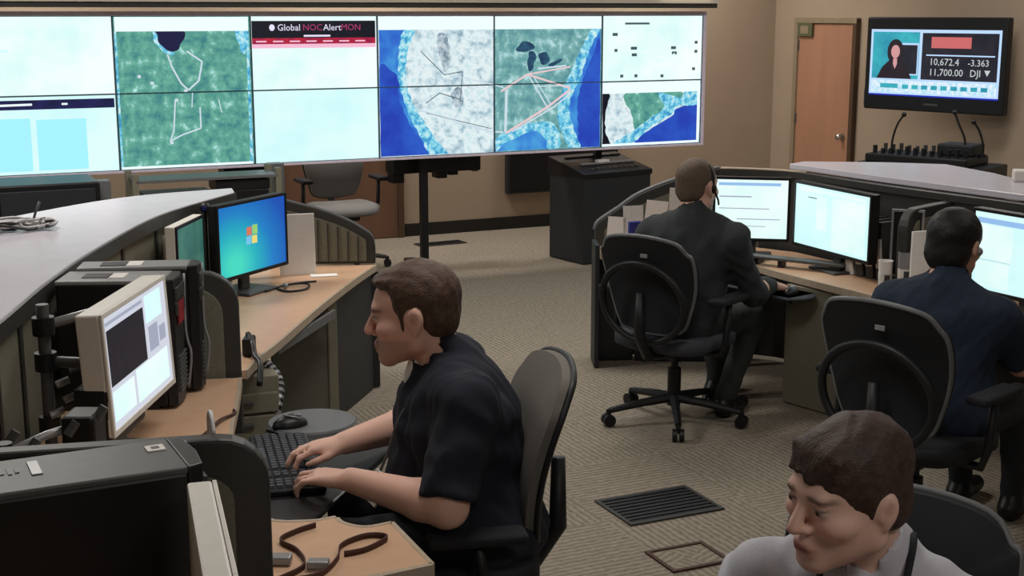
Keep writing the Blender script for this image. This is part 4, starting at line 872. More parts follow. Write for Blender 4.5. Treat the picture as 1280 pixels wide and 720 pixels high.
tag(MB(Matrix.Translation((0.665, 7.28, ZD)) @ Matrix.Rotation(R(20), 4, 'Z')).prism([(-0.035, -0.015), (0.04, -0.015), (0.04, 0.015), (-0.035, 0.015)], 0, 0.15).build('blue_folder', M['blue'], bevel=0.004), 'blue folder standing on the desk by the pinned papers', 'folder')
tag(MB(Matrix.Translation((0.55, 7.25, ZD))).box(-0.05, -0.04, 0, 0.05, 0.04, 0.03).build('paper_tray', M['paper'], bevel=0.004), 'small white paper stack at the left end of the right desk', 'paper')
sb = thing('monitor_shelf', 'grey bar shelf under the pair of bright monitors', 'monitor shelf', (1.36, 6.74, ZD), R(-34))
MB().box(-0.33, -0.035, 0.035, 0.33, 0.035, 0.05).build('shelf', M['dgrey'], sb, bevel=0.004)
for x in (-0.3, 0.0, 0.3): MB().box(x-0.012, -0.03, 0, x+0.012, 0.03, 0.035).build('foot', M['black'], sb, bevel=0.003)
ph = thing('desk_phone', 'black telephone below the left bright monitor', 'telephone', (1.20, 6.90, ZD), R(-30))
MB().prism([(-0.09, -0.06), (0.09, -0.06), (0.09, 0.06), (-0.09, 0.06)], 0, 0.03).build('base', M['black'], ph, bevel=0.008); MB().box(-0.09, -0.02, 0.03, -0.04, 0.05, 0.055).build('handset', M['black'], ph, bevel=0.01); MB().box(0.0, -0.04, 0.03, 0.07, 0.03, 0.034).build('keypad', M['dgrey'], ph)
ps = thing('mouse_platform', 'round dark mouse platform beside the knee of the charcoal jacket man', 'mouse platform', (1.33, 6.36, 0.575))
MB().lathe([(0.001, -0.006), (0.115, -0.006), (0.12, 0), (0.115, 0.006), (0.001, 0.006)], 26).build('platform', M['seat_grey'], ps, smooth='auto'); MB().cyl((0, 0, -0.03), (0.08, 0.18, -0.02), 0.012).build('swivel_arm', M['black'], ps)
m2_ = thing('computer_mouse', 'black mouse with silver wheel on the round dark platform', 'mouse', (1.33, 6.36, 0.582), R(-40))
MB().ball((0, 0, 0.004), (0.034, 0.055, 0.03), 16).build('shell', M['black'], m2_, smooth=True); MB().ball((0, 0.02, 0.03), (0.012, 0.02, 0.008)).build('wheel', M['silver'], m2_, smooth=True)
# binders, frame, cups at the partition between the two right stations
for k in range(4):
    Mx = Matrix.Translation((1.735+0.035*k, 6.60-0.055*k, ZD)) @ Matrix.Rotation(R(-55), 4, 'Z') @ Matrix.Rotation(R(-6), 4, 'Y')
    o = thing('ring_binder', ['first', 'second', 'third', 'fourth'][k]+' binder from the bright monitors, dark, leaning by the picture frame', 'binder', (0, 0, 0), 0, 'binders by the picture frame'); o.matrix_world = Mx
    MB().box(-0.025, -0.10, 0, 0.022, 0.10, 0.28).build('cover', M['trim'] if k else M['paper'], o, bevel=0.003); MB().box(-0.02, -0.103, 0.06, 0.017, -0.10, 0.2).build('spine_label', M['paper_print'], o)
pf = thing('picture_frame', 'dark picture with a thin white frame beside the dark divider', 'picture frame', (1.80, 6.12, ZD), R(-20))
MB().box(-0.065, 0.0, 0.08, 0.065, 0.012, 0.37).build('picture', M['black'], pf)
MB().box(-0.072, -0.006, 0.07, -0.062, 0.014, 0.38).box(0.062, -0.006, 0.07, 0.072, 0.014, 0.38).box(-0.062, -0.006, 0.37, 0.062, 0.014, 0.38).box(-0.062, -0.006, 0.07, 0.062, 0.014, 0.08).build('frame', M['silver'], pf)
MB().box(-0.02, 0.0, 0, 0.02, 0.05, 0.075).build('easel', M['black'], pf)
for k, (x, y, h, lb) in enumerate([(1.705, 6.10, 0.15, 'tall white printed cup beside the picture frame'), (1.775, 6.04, 0.20, 'grey canister standing nearest the dark divider')]):
    c_ = thing('cup', lb, 'cup', (x, y, ZD)); r_ = 0.032
    MB().lathe([(r_*0.85, 0), (r_, h*0.95), (r_*1.06, h), (r_*0.9, h), (r_*0.86, h*0.9), (r_*0.7, 0.02)], 18).build('body', M['paper'] if k == 0 else M['silver'], c_, smooth='auto')
    MB().lathe([(r_*0.93, h*0.3), (r_*1.0, h*0.62)], 18).build('print_band', M['paper_print'] if k == 0 else M['white_pl'], c_)
    MB().box(-0.012, -r_-0.003, h*0.35, 0.012, -r_+0.004, h*0.58).build('print_mark', M['trim'], c_)
# standing papers inside the right station
tag(MB(Matrix.Translation((1.825, 5.955, ZD)) @ Matrix.Rotation(R(20), 4, 'Z')).box(-0.06, -0.006, 0, 0.06, 0.006, 0.31).build('upright_sheets', M['paper'], bevel=0.001), 'upright pale sheets between dark divider and dark hair', 'paper')
tag(MB(Matrix.Translation((2.0, 5.93, ZD)) @ Matrix.Rotation(R(38), 4, 'Z')).box(-0.05, -0.006, 0, 0.05, 0.006, 0.24).build('upright_sheets', M['paper_print'], bevel=0.001), 'upright grey sheets between dark hair and right edge monitor', 'paper')
tag(MB(Matrix.Translation((2.08, 5.33, ZD)) @ Matrix.Rotation(R(-20), 4, 'Z')).prism([(-0.07, -0.03), (0.07, -0.03), (0.09, 0.03), (-0.06, 0.03)], 0, 0.03).build('wallet', M['brown_cord'], bevel=0.008), 'dark red brown case on the desk at the right edge', 'case')
m3_ = thing('computer_mouse', 'black mouse on the desk at the right edge', 'mouse', (2.03, 5.24, ZD), R(60))
MB().ball((0, 0, 0.004), (0.05, 0.03, 0.028), 14).build('shell', M['black'], m3_, smooth=True); MB().ball((0.02, 0, 0.028), (0.012, 0.006, 0.006)).build('wheel', M['silver'], m3_, smooth=True)
# white device on the right counter
wd_ = thing('desk_device', 'white boxy device with a round dark lens on the right counter', 'device', (2.53, 6.56, 1.096), R(-15))
MB().box(-0.10, -0.05, 0, 0.12, 0.05, 0.055).build('body', M['white_pl'], wd_, bevel=0.008); MB().cyl((-0.02, -0.052, 0.03), (-0.02, -0.045, 0.03), 0.014).build('lens', M['trim'], wd_)

# ------------------------------------------------------------------ audio console below the television
av = thing('equipment_cabinet', 'black equipment cabinet with mixing desk below the television', 'cabinet', (2.98, 9.55, 0), -R(40))
MB().box(-0.48, -0.25, 0.01, 0.42, 0.25, 0.86).build('body', M['black'], av, bevel=0.01)
MB().box(-0.44, -0.262, 0.10, -0.02, -0.25, 0.80).build('cabinet_door', M['black_soft'], av, bevel=0.004); MB().box(0.0, -0.262, 0.10, 0.40, -0.25, 0.80).build('cabinet_door', M['black_soft'], av, bevel=0.004)
mx_ = thing('mixing_desk', 'black mixing desk with knobs on the equipment cabinet', 'mixing desk', (2.94, 9.55, 0.86), -R(40))
MB().prism([(-0.40, -0.2), (0.34, -0.2), (0.34, 0.2), (-0.40, 0.2)], 0, 0.06).build('case', M['black'], mx_, bevel=0.01)
for i in range(12):
    MB().cyl((-0.36+i*0.06, -0.12, 0.06), (-0.36+i*0.06, -0.12, 0.09+0.03*rng.random()), 0.016, n=10).build('knob', M['black'], mx_)
    MB().cyl((-0.36+i*0.06, 0.05, 0.06), (-0.36+i*0.06, 0.05, 0.085+0.04*rng.random()), 0.014, n=10).build('knob', M['trim'], mx_)
for lb, x, y, pts in (('gooseneck microphone at the left end of the mixing desk', 2.70, 9.68, [(0, 0, 0), (0.005, 0, 0.10), (0.03, -0.01, 0.20), (0.07, -0.02, 0.27)]), ('gooseneck lamp cable below the middle of the television', 3.14, 9.42, [(0, 0, 0), (-0.01, 0, 0.12), (-0.05, 0.02, 0.22), (-0.08, 0.03, 0.30)]), ('thin curved cable at the right below the television', 3.24, 9.36, [(0, 0, 0), (0.0, 0, 0.08), (-0.03, 0.01, 0.18), (-0.07, 0.02, 0.24)])):
    g = thing('gooseneck', lb, 'microphone', (x, y, 0.92))
    MB().tube(smooth_curve(pts, 5), 0.008, 8).build('stem', M['black'], g, smooth=True); MB().ball(pts[-1], 0.018).build('tip', M['black'], g, smooth=True); MB().cyl((0, 0, 0), (0, 0, 0.02), 0.025).build('foot', M['black'], g)
tag(MB(Matrix.Translation((3.12, 9.50, 0.92)) @ Matrix.Rotation(-R(40), 4, 'Z')).box(-0.12, -0.10, 0, 0.14, 0.12, 0.08).build('equipment_box', M['black_soft'], bevel=0.012), 'black box standing on the right end of the mixing desk', 'device')

# ------------------------------------------------------------------ far end of the room
lc = thing('lectern', 'tall black lectern cabinet with slotted sloping top', 'lectern', (0.69, 10.60, 0), R(35))
MB().box(-0.33, -0.22, 0.005, 0.33, 0.22, 0.70).build('body', M['panel_dark'], lc, bevel=0.008)
lt = MB().add([(-0.34, -0.23, 0.66), (0.34, -0.23, 0.66), (0.34, 0.23, 0.66), (-0.34, 0.23, 0.66), (-0.34, -0.23, 0.70), (0.34, -0.23, 0.70), (0.34, 0.23, 0.80), (-0.34, 0.23, 0.80)], [(0,3,2,1),(4,5,6,7),(0,1,5,4),(1,2,6,5),(2,3,7,6),(3,0,4,7)]).build('sloping_top', M['black'], lc, bevel=0.006)
MB().box(-0.22, -0.05, 0.742, 0.30, -0.02, 0.757).build('pen_rail', M['silver'], lc, bevel=0.003); MB().box(-0.25, 0.12, 0.78, 0.30, 0.14, 0.795).build('pen_rail', M['dgrey'], lc, bevel=0.003)
MB().box(-0.06, -0.05, 0.757, 0.05, -0.01, 0.775).build('paper_slip', M['paper'], lc)
for k in range(9): MB().box(-0.2+k*0.055, -0.15, 0.71, -0.17+k*0.055, -0.12, 0.728).build('slot', M['dgrey'], lc)
Mx = BWL @ Matrix.Translation((1.75, 0.04, 0))
bb = thing('wall_speaker_panel', 'wide black panel on the back wall behind the lectern', 'panel'); bb.matrix_world = Mx
MB().box(0.0, -0.035, 0.32, 1.12, 0.03, 0.98).build('panel', M['panel_dark'], bb, bevel=0.008); MB().box(0.03, 0.03, 0.35, 1.09, 0.036, 0.95).build('face', M['black'], bb, bevel=0.004)
hb = thing('hanging_box', 'black equipment box hung behind the video wall pole', 'equipment box'); hb.matrix_world = VW @ Matrix.Translation((2.05, 0.25, -0.155))
MB().box(-0.03, 0, 0.0, 0.68, 0.18, 0.30).build('box', M['black'], hb, bevel=0.008)
for k, (x, ww, dz) in enumerate([(-0.03, 0.09, 0.07), (0.33, 0.08, 0.05), (0.43, 0.07, 0.03), (0.62, 0.05, 0.01)]): MB().box(x, 0.02, -dz, x+ww, 0.14, 0.0).build('bracket', M['black'], hb, bevel=0.004)
hb2 = thing('hanging_box', 'black equipment box behind the green map columns of the video wall', 'equipment box'); hb2.matrix_world = VW @ Matrix.Translation((0.75, 0.25, -0.10))
MB().box(0, 0, 0, 0.42, 0.18, 0.25).build('box', M['black'], hb2, bevel=0.008); MB().box(0.05, 0.02, -0.05, 0.13, 0.14, 0).build('bracket', M['black'], hb2)
# dark cabinets and shelves beyond the left counter
cbn = thing('storage_cabinet', 'large black cabinet beyond the left counter', 'cabinet', (-3.05, 8.05, 0), WALLROT)
MB().box(-0.62, -0.2, 0.01, 0.55, 0.25, 0.905).build('body', M['black'], cbn, bevel=0.01)
for x0 in (-0.60, -0.02): MB().box(x0, -0.215, 0.06, x0+0.54, -0.2, 0.87).build('cabinet_door', M['panel_dark'], cbn, bevel=0.004)
shf = thing('shelf_rack', 'grey steel rack of dark boxes between cabinet and far chair', 'shelf', (-2.15, 8.75, 0), WALLROT)
for x in (-0.30, 0.62): 
    for y in (-0.12, 0.12): MB().box(x-0.02, y-0.02, 0, x+0.02, y+0.02, 0.90).build('post', M['beige_metal'], shf, bevel=0.003)
for z in (0.22, 0.50, 0.85): MB().box(-0.30, -0.14, z-0.01, 0.62, 0.14, z+0.01).build('shelf', M['rim'], shf, bevel=0.003)
for k, (x, z, ww, h, m) in enumerate([(-0.24, 0.51, 0.42, 0.26, 'dgrey'), (0.22, 0.51, 0.34, 0.32, 'black'), (-0.2, 0.23, 0.4, 0.2, 'black'), (0.28, 0.23, 0.26, 0.22, 'trim')]):
    c0, s0 = math.cos(WALLROT), math.sin(WALLROT); xx = x+ww/2
    o = thing('storage_box', ['dark grey box on the middle shelf of the steel rack', 'black box on the middle shelf of the steel rack', 'black box on the low shelf of the steel rack', 'charcoal box on the low shelf of the steel rack'][k], 'box', (-2.15+c0*xx, 8.75+s0*xx, z), WALLROT)
    MB().box(-ww/2, -0.11, 0, ww/2, 0.10, h*0.8).build('box', M[m], o, bevel=0.006); MB().box(-ww/2-0.006, -0.116, h*0.8, ww/2+0.006, 0.106, h).build('lid', M[m], o, bevel=0.004)
# pale columns (grey cubicle posts) behind the counter
for k, (x, y, lb) in enumerate([(-2.52, 8.30, 'pale square post left of the steel rack'), (-1.62, 9.28, 'pale square post beside the far grey chair')]):
    p_ = thing('post', lb, 'post', (x, y, 0), WALLROT); MB().box(-0.05, -0.05, 0, 0.05, 0.05, 0.89).build('shaft', M['rim'], p_, bevel=0.005); MB().box(-0.058, -0.058, 0, 0.058, 0.058, 0.03).build('foot', M['trim'], p_)
# ------------------------------------------------------------------ floor grilles
def grille(label, poly_c, L, Wd, rz, m='black', n=9, open_=True):
    o = thing('floor_grille', label, 'floor vent', (poly_c[0], poly_c[1], 0), rz)
    MB().box(-L/2, -Wd/2, 0, L/2, -Wd/2+0.015, 0.008).box(-L/2, Wd/2-0.015, 0, L/2, Wd/2, 0.008).box(-L/2, -Wd/2+0.015, 0, -L/2+0.015, Wd/2-0.015, 0.008).box(L/2-0.015, -Wd/2+0.015, 0, L/2, Wd/2-0.015, 0.008).build('frame', M['trim'] if open_ else M['brown_cord'], o)
    MB().box(-L/2+0.01, -Wd/2+0.01, 0.0, L/2-0.01, Wd/2-0.01, 0.003).build('well', M['black'] if open_ else M['carpet'], o)
    if open_:
        for k in range(n):
            y = -Wd/2+0.02+k*(Wd-0.04)/(n-1); MB().box(-L/2+0.015, y-0.004, 0.003, L/2-0.015, y+0.004, 0.007).build('slat', M['panel_dark'], o)
    return o
grille('black slatted floor vent left of the light grey shirt', (0.577, 5.062), 0.42, 0.29, R(25))
grille('carpet covered floor box lid with dark seams beside the light grey shoulder', (0.625, 4.545), 0.24, 0.20, R(24.5), open_=False)
grille('far floor vent at the foot of the video wall pole', (-0.60, 11.22), 0.42, 0.16, R(28), n=5)
# ------------------------------------------------------------------ people (smooth blended volumes turned into one surface)
def surfnet(D, org, h):
    ins = D < 0
    nx, ny, nz = D.shape
    cnt = np.zeros((nx-1, ny-1, nz-1), np.int8)
    cs = [(i, j, k) for i in (0, 1) for j in (0, 1) for k in (0, 1)]
    sl = lambda A, c: A[c[0]:nx-1+c[0], c[1]:ny-1+c[1], c[2]:nz-1+c[2]]
    for c in cs: cnt += sl(ins, c)
    act = (cnt > 0) & (cnt < 8)
    ijk = np.argwhere(act); idx = -np.ones(act.shape, np.int64); idx[act] = np.arange(len(ijk))
    acc = np.zeros((len(ijk), 3)); num = np.zeros(len(ijk))
    V = {c: D[ijk[:, 0]+c[0], ijk[:, 1]+c[1], ijk[:, 2]+c[2]] for c in cs}
    for a in cs:
        for ax in range(3):
            if a[ax]: continue
            b = list(a); b[ax] = 1; b = tuple(b)
            da, db = V[a], V[b]; m = (da < 0) != (db < 0)
            t = np.where(m, da/np.where(m, da-db, 1), 0)
            p = np.tile(np.array(a, float), (len(ijk), 1)); p[:, ax] += t
            acc[m] += p[m]; num[m] += 1
    verts = (ijk+acc/num[:, None])*h+org
    faces = []
    for ax in range(3):
        o1, o2 = (ax+1) % 3, (ax+2) % 3
        A = [slice(None)]*3; B = [slice(None)]*3
        A[ax] = slice(0, -1); B[ax] = slice(1, None)
        diff = ins[tuple(A)] != ins[tuple(B)]
        e = np.argwhere(diff)
        e = e[(e[:, o1] > 0) & (e[:, o2] > 0) & (e[:, o1] < D.shape[o1]-1) & (e[:, o2] < D.shape[o2]-1)]
        if not len(e): continue
        def cell(d1, d2):
            q = e.copy(); q[:, o1] += d1; q[:, o2] += d2; return idx[q[:, 0], q[:, 1], q[:, 2]]
        f = np.stack([cell(-1, -1), cell(0, -1), cell(0, 0), cell(-1, 0)], 1)
        out = ~ins[e[:, 0], e[:, 1], e[:, 2]]
        f[out] = f[out][:, ::-1]
        faces.append(f)
    return verts, np.concatenate(faces)

V3 = lambda *a: np.array(a, float)
def cap(a, b, ra, rb=None, k=0.02, op='u'):
    a = np.array(a, float); b = np.array(b, float); rb = ra if rb is None else rb
    def fn(P):
        ab = b-a; L = max(1e-9, ab.dot(ab)); t = np.clip(((P-a)@ab)/L, 0, 1)
        return np.linalg.norm(P-a-t[..., None]*ab, axis=-1)-(ra+(rb-ra)*t)
    m = max(ra, rb); return (fn, np.minimum(a, b)-m, np.maximum(a, b)+m, k, op)
def elp(c, r, Rm=None, k=0.02, op='u'):
    c = np.array(c, float); r = np.array(r, float); Rm = np.eye(3) if Rm is None else Rm     # columns: axes of the ellipsoid
    def fn(P):
        q = (P-c)@Rm; k0 = np.linalg.norm(q/r, axis=-1); k1 = np.linalg.norm(q/(r*r), axis=-1)
        return k0*(k0-1)/np.maximum(k1, 1e-6)
    m = max(r); return (fn, c-m, c+m, k, op)
def half(n, p, k=0.01):      # remove everything beyond a plane (n points to the removed side)
    n = np.array(n, float); n /= np.linalg.norm(n); p = np.array(p, float)
    return (lambda P: -((P-p)@n), None, None, k, 's')
def field(prims, h, noise=None):
    lo = np.min([q[1] for q in prims if q[4] == 'u'], axis=0)-4*h; hi = np.max([q[2] for q in prims if q[4] == 'u'], axis=0)+4*h
    n = np.ceil((hi-lo)/h).astype(int)+1
    D = np.ones(n, np.float32)
    ax = [lo[i]+h*np.arange(n[i]) for i in range(3)]
    for fn, a, b, k, op in prims:
        if a is None: s = [slice(0, n[i]) for i in range(3)]
        else:
            mg = k+3*h; s = [slice(max(0, int((a[i]-mg-lo[i])/h)), min(n[i], int((b[i]+mg-lo[i])/h)+2)) for i in range(3)]
        P = np.stack(np.meshgrid(ax[0][s[0]], ax[1][s[1]], ax[2][s[2]], indexing='ij'), -1)
        if P.size == 0: continue
        d = fn(P); A = D[tuple(s)]
        if op == 'u':
            t = np.clip(0.5+0.5*(A-d)/k, 0, 1); D[tuple(s)] = A*(1-t)+d*t-k*t*(1-t)
        else:
            d = -d; t = np.clip(0.5+0.5*(d-A)/k, 0, 1); D[tuple(s)] = A*(1-t)+d*t+k*t*(1-t)
    if noise is not None:
        m = np.abs(D) < 0.03; P = np.argwhere(m)*h+lo; D[m] += noise(P).astype(np.float32)
    return surfnet(D, lo, h)
def sdf_obj(name, prims, h, m, parent, noise=None, color=None, relax=1):
    v, f = field(prims, h, noise)
    # drop everything but large islands is not needed; relax the surface a little
    for _ in range(relax):
        s = np.zeros_like(v); c = np.zeros(len(v))
        for i in range(4):
            np.add.at(s, f[:, i], v[f[:, (i+1) % 4]]); np.add.at(c, f[:, i], 1)
            np.add.at(s, f[:, i], v[f[:, (i-1) % 4]]); np.add.at(c, f[:, i], 1)
        v = v*0.5+0.5*s/c[:, None]
    inv = np.array(parent.matrix_world.inverted()) if parent else np.eye(4)
    vl_ = v@inv[:3, :3].T+inv[:3, 3]
    me = bpy.data.meshes.new(name); me.vertices.add(len(v)); me.vertices.foreach_set('co', vl_.astype(np.float32).ravel())
    me.loops.add(f.size); me.loops.foreach_set('vertex_index', f.ravel().astype(np.int32))
    me.polygons.add(len(f)); me.polygons.foreach_set('loop_start', np.arange(0, f.size, 4, dtype=np.int32))
    me.polygons.foreach_set('loop_total', np.full(len(f), 4, np.int32)); me.update(calc_edges=True); me.validate()
    if color is not None:
        at = me.color_attributes.new('Col', 'FLOAT_COLOR', 'POINT'); c = np.ones((len(v), 4), np.float32); c[:, :3] = color(v)
        at.data.foreach_set('color', c.ravel())
    return link(name, me, m, parent, smooth=True)

def head_frame(yaw, pitch, roll):
    f = V3(math.cos(yaw)*math.cos(pitch), math.sin(yaw)*math.cos(pitch), -math.sin(pitch))
    l = V3(-math.sin(yaw), math.cos(yaw), 0); u = np.cross(f, l)
    l2 = l*math.cos(roll)+u*math.sin(roll); u2 = np.cross(f, l2)
    return np.stack([f, l2, u2], 1)       # columns
class Head:
    def __init__(s, c, Rm, sc, wide=1.0): s.c = np.array(c, float); s.R = Rm; s.s = sc; s.w = wide
    def p(s, x, y, z): return s.c+s.R@(V3(x, y*s.w, z)*s.s)
    def cap(s, a, b, ra, rb=None, k=0.012, op='u'): return cap(s.p(*a), s.p(*b), ra*s.s, None if rb is None else rb*s.s, k*s.s, op)
    def elp(s, c, r, k=0.015, op='u', tilt=0):
        Rm = s.R
        if tilt: ct, st = math.cos(tilt), math.sin(tilt); Rm = s.R@np.array([[ct, 0, st], [0, 1, 0], [-st, 0, ct]])
        return elp(s.p(*c), V3(r[0], r[1]*s.w, r[2])*s.s, Rm, k*s.s, op)
    def local(s, v): 
        q = ((v-s.c)@s.R)/s.s; q[:, 1] /= s.w; return q
    def prims(s, full=0.0):
        L = [s.elp((-0.016, 0, 0.034), (0.100, 0.077, 0.086)), s.elp((0.030, 0, 0.02), (0.062, 0.066, 0.075)), s.elp((0.030, 0, -0.045), (0.060, 0.060+full, 0.068), 0.02)]
        for q in (-1, 1):
            L += [s.cap((0.074, q*0.012, -0.098), (0.0, q*(0.052+full), -0.062), 0.022, 0.026, 0.02), s.elp((0.055, q*0.045, -0.022), (0.034, 0.024+full, 0.024), 0.02)]
            L += [s.cap((-0.0, q*(0.05), -0.06), (-0.005, q*0.064, 0.0), 0.024, 0.02, 0.02)]
        L += [s.elp((0.078, 0, -0.100), (0.022, 0.026, 0.019), 0.015)]
        L += [s.cap((0.083, -0.036, 0.028), (0.083, 0.036, 0.028), 0.011, k=0.016), s.cap((0.088, 0, 0.020), (0.115, 0, -0.027), 0.0085, 0.0125, 0.010)]
        for q in (-1, 1):
            L += [s.elp((0.098, q*0.013, -0.032), (0.012, 0.0085, 0.009), 0.006), s.elp((0.103, q*0.033, 0.006), (0.022, 0.018, 0.012), 0.012, 's')]
            L += [s.elp((0.081, q*0.033, 0.008), (0.0135, 0.015, 0.0125), 0.004)]           # eyelids and eyeball volume
            L += [s.elp((-0.015, q*0.084, -0.004), (0.020, 0.012, 0.032), 0.006, tilt=-0.15), s.elp((-0.010, q*0.099, -0.002), (0.012, 0.010, 0.020), 0.004, 's', tilt=-0.15), s.elp((-0.008, q*0.083, -0.034), (0.009, 0.007, 0.010), 0.006), s.elp((0.003, q*0.080, -0.010), (0.005, 0.006, 0.008), 0.005)]
        L += [s.elp((0.085, 0, -0.069), (0.020, 0.030, 0.022), 0.014), s.cap((0.099, -0.014, -0.0625), (0.099, 0.014, -0.0625), 0.0065, k=0.008), s.cap((0.098, -0.012, -0.076), (0.098, 0.012, -0.076), 0.0072, k=0.008),
              s.cap((0.108, -0.019, -0.0690), (0.108, 0.019, -0.0690), 0.0032, k=0.004, op='s'), s.cap((0.105, -0.012, -0.087), (0.105, 0.012, -0.087), 0.005, k=0.01, op='s')]
        return L
    def color(s, skin, lip, brow, stub, stubf, mask=None):
        skin, lip, brow, stub = [np.array(lin(c)[:3]) for c in (skin, lip, brow, stub)]
        def fn(v):
            q = s.local(v); c = np.tile(skin, (len(v), 1))
            near = (np.linalg.norm(q-V3(0.02, 0, 0), axis=1) < 0.17)
            def mix(w, col):
                w = (w*near)[:, None]; c[:] = c*(1-w)+col*w
            g = lambda x: np.clip(x, 0, 1)
            x, y, z = q.T; ay = np.abs(y)
            fresh = skin*V3(1.06, 0.86, 0.82)
            mix(0.6*np.exp(-((ay-0.045)/0.022)**2-((z+0.028)/0.022)**2)*(x > 0.03), fresh)
            mix(0.6*np.exp(-((y)/0.016)**2-((z+0.03)/0.016)**2)*(x > 0.09), fresh)
            mix(stubf*g((0.0-z-0.042)/0.012)*g((x+0.005)/0.02)*g((z+0.135)/0.015), stub)
            mix(0.85*np.exp(-((z+0.069)/0.0105)**4)*np.exp(-(ay/0.023)**4)*(x > 0.085), lip)
            mix(0.9*np.exp(-((z+0.0690)/0.003)**2)*np.exp(-(ay/0.026)**6)*(x > 0.08), lip*0.35)
            zb = 0.0285-(ay-0.03)*0.10
            mix(0.85*np.exp(-((z-zb)/0.0055)**4)*np.exp(-((ay-0.035)/0.021)**6)*(x > 0.05), brow)
            e = ((z-0.0065)/0.0050)**2+((ay-0.034)/0.0135)**2
            mix(0.9*np.exp(-(((z-0.0125)/0.0028)**2))*np.exp(-((ay-0.034)/0.016)**6)*(x > 0.06), brow*0.6)
            mix(g(1.35-e)*(x > 0.06), np.array(lin((196, 186, 178))[:3]))
            mix(g((1-(((z-0.0065)/0.0055)**2+((ay-0.034)/0.0055)**2))*4)*(x > 0.07), np.array(lin((38, 30, 28))[:3]))
            mix(0.55*np.exp(-((x+0.009)/0.009)**2-((z+0.004)/0.016)**2)*(ay > 0.074), skin*V3(0.5, 0.32, 0.28))  # shade of the ear hollow put into the skin colour
            mix(0.8*np.exp(-((z+0.041)/0.004)**2-((ay-0.0085)/0.005)**2)*(x > 0.085), lip*0.35)
            return c
        return fn

def hand(W, f, n, curl=(18, 42, 40), sc=1.0, mir=1, spread=1.0):
    """typing hand: wrist W, f towards the fingers, n out of the back of the hand; mir=+1 thumb on side f x n"""
    W = np.array(W, float); f = np.array(f, float); f /= np.linalg.norm(f); n = np.array(n, float); n -= f*n.dot(f); n /= np.linalg.norm(n); sd = np.cross(f, n)*mir
    L = []; kn = []
    for i, (o, l) in enumerate([(0.030, 0.088), (0.010, 0.094), (-0.011, 0.090), (-0.030, 0.080)]):
        K = W+(f*l+sd*o*spread+n*(0.004-0.004*abs(i-1)))*sc; kn.append(K)
        L.append(cap(W+(f*0.012+sd*o*0.55)*sc, K, 0.017*sc, 0.0115*sc, 0.012))
    L.append(elp(W+(f*0.048-n*0.004)*sc, V3(0.045, 0.036, 0.016)*sc, np.stack([f, sd, n], 1), 0.012))
    for i, K in enumerate(kn):
        ln = [(0.043, 0.026, 0.021), (0.047, 0.029, 0.022), (0.044, 0.027, 0.021), (0.034, 0.021, 0.019)][i]
        a = 0; P = K; fan = sd*(0.10-0.07*i)*spread
        for j in range(3):
            a += math.radians(curl[j]+[4, 0, 3, -4][i]); d = (f+fan)*math.cos(a)-n*math.sin(a); d /= np.linalg.norm(d); Q = P+d*ln[j]*sc
            r = [0.0098, 0.0088, 0.0078][j]; r2 = [0.0088, 0.0080, 0.0066][j]
            L.append(cap(P, Q, r*sc, r2*sc, 0.004)); P = Q
    T0 = W+(f*0.022+sd*0.022-n*0.006)*sc; T1 = T0+(f*0.036+sd*0.026-n*0.010)*sc; T2 = T1+(f*0.030+sd*0.006-n*0.006)*sc; T3 = T2+(f*0.022-sd*0.002-n*0.006)*sc
    L += [cap(T0, T1, 0.015*sc, 0.0115*sc, 0.012), cap(T1, T2, 0.0108*sc, 0.0098*sc, 0.004), cap(T2, T3, 0.0098*sc, 0.0078*sc, 0.004)]
    return L
def arm(sh, el, wr, sc, r=(0.052, 0.043, 0.040, 0.027)):
    sh, el, wr = [np.array(q, float) for q in (sh, el, wr)]
    m = el+(wr-el)*0.25
    return [cap(sh, el, r[0]*sc, r[1]*sc, 0.02), cap(el, m, r[1]*sc, r[2]*1.06*sc, 0.02), cap(m, wr, r[2]*1.06*sc, r[3]*sc, 0.02)]
def torso(P, g=0.0, sc=1.0):
    f, l = P['f'], P['l']; Rm = np.stack([f, l, np.cross(f, l)], 1)
    c7, ch, be, hp = [np.array(P[q], float) for q in ('c7', 'chest', 'belly', 'hip')]
    cr, br, hr = P['cr'], P['br'], P['hr']
    a, b = np.array(P['shL'], float), np.array(P['shR'], float)
    up = (c7-ch)/np.linalg.norm(c7-ch); ff = f-up*f.dot(up); ff /= np.linalg.norm(ff); Rc = np.stack([ff, np.cross(up, ff), up], 1)
    L = [elp(ch, np.array(cr)*sc+g, Rc, 0.05), elp(be, np.array(br)*sc+g, Rm, 0.07), elp(hp, np.array(hr)*sc+g, Rm, 0.06)]
    mid = c7-np.array([0, 0, 0.03])
    L += [cap(mid, a, 0.058*sc+g, 0.060*sc+g, 0.05), cap(mid, b, 0.058*sc+g, 0.060*sc+g, 0.05)]
    return L
def folds(seed, amp, fr):
    r = np.random.default_rng(seed); K = [(r.normal(size=3)*fr*q, r.uniform(0, 6.28), amp/q**0.8) for q in (0.6, 1.0, 1.5, 2.2, 3.4)]
    return lambda P: sum(a*np.sin(P@k+p+1.5*np.sin(P@(k[::-1]*0.5))) for k, p, a in K)
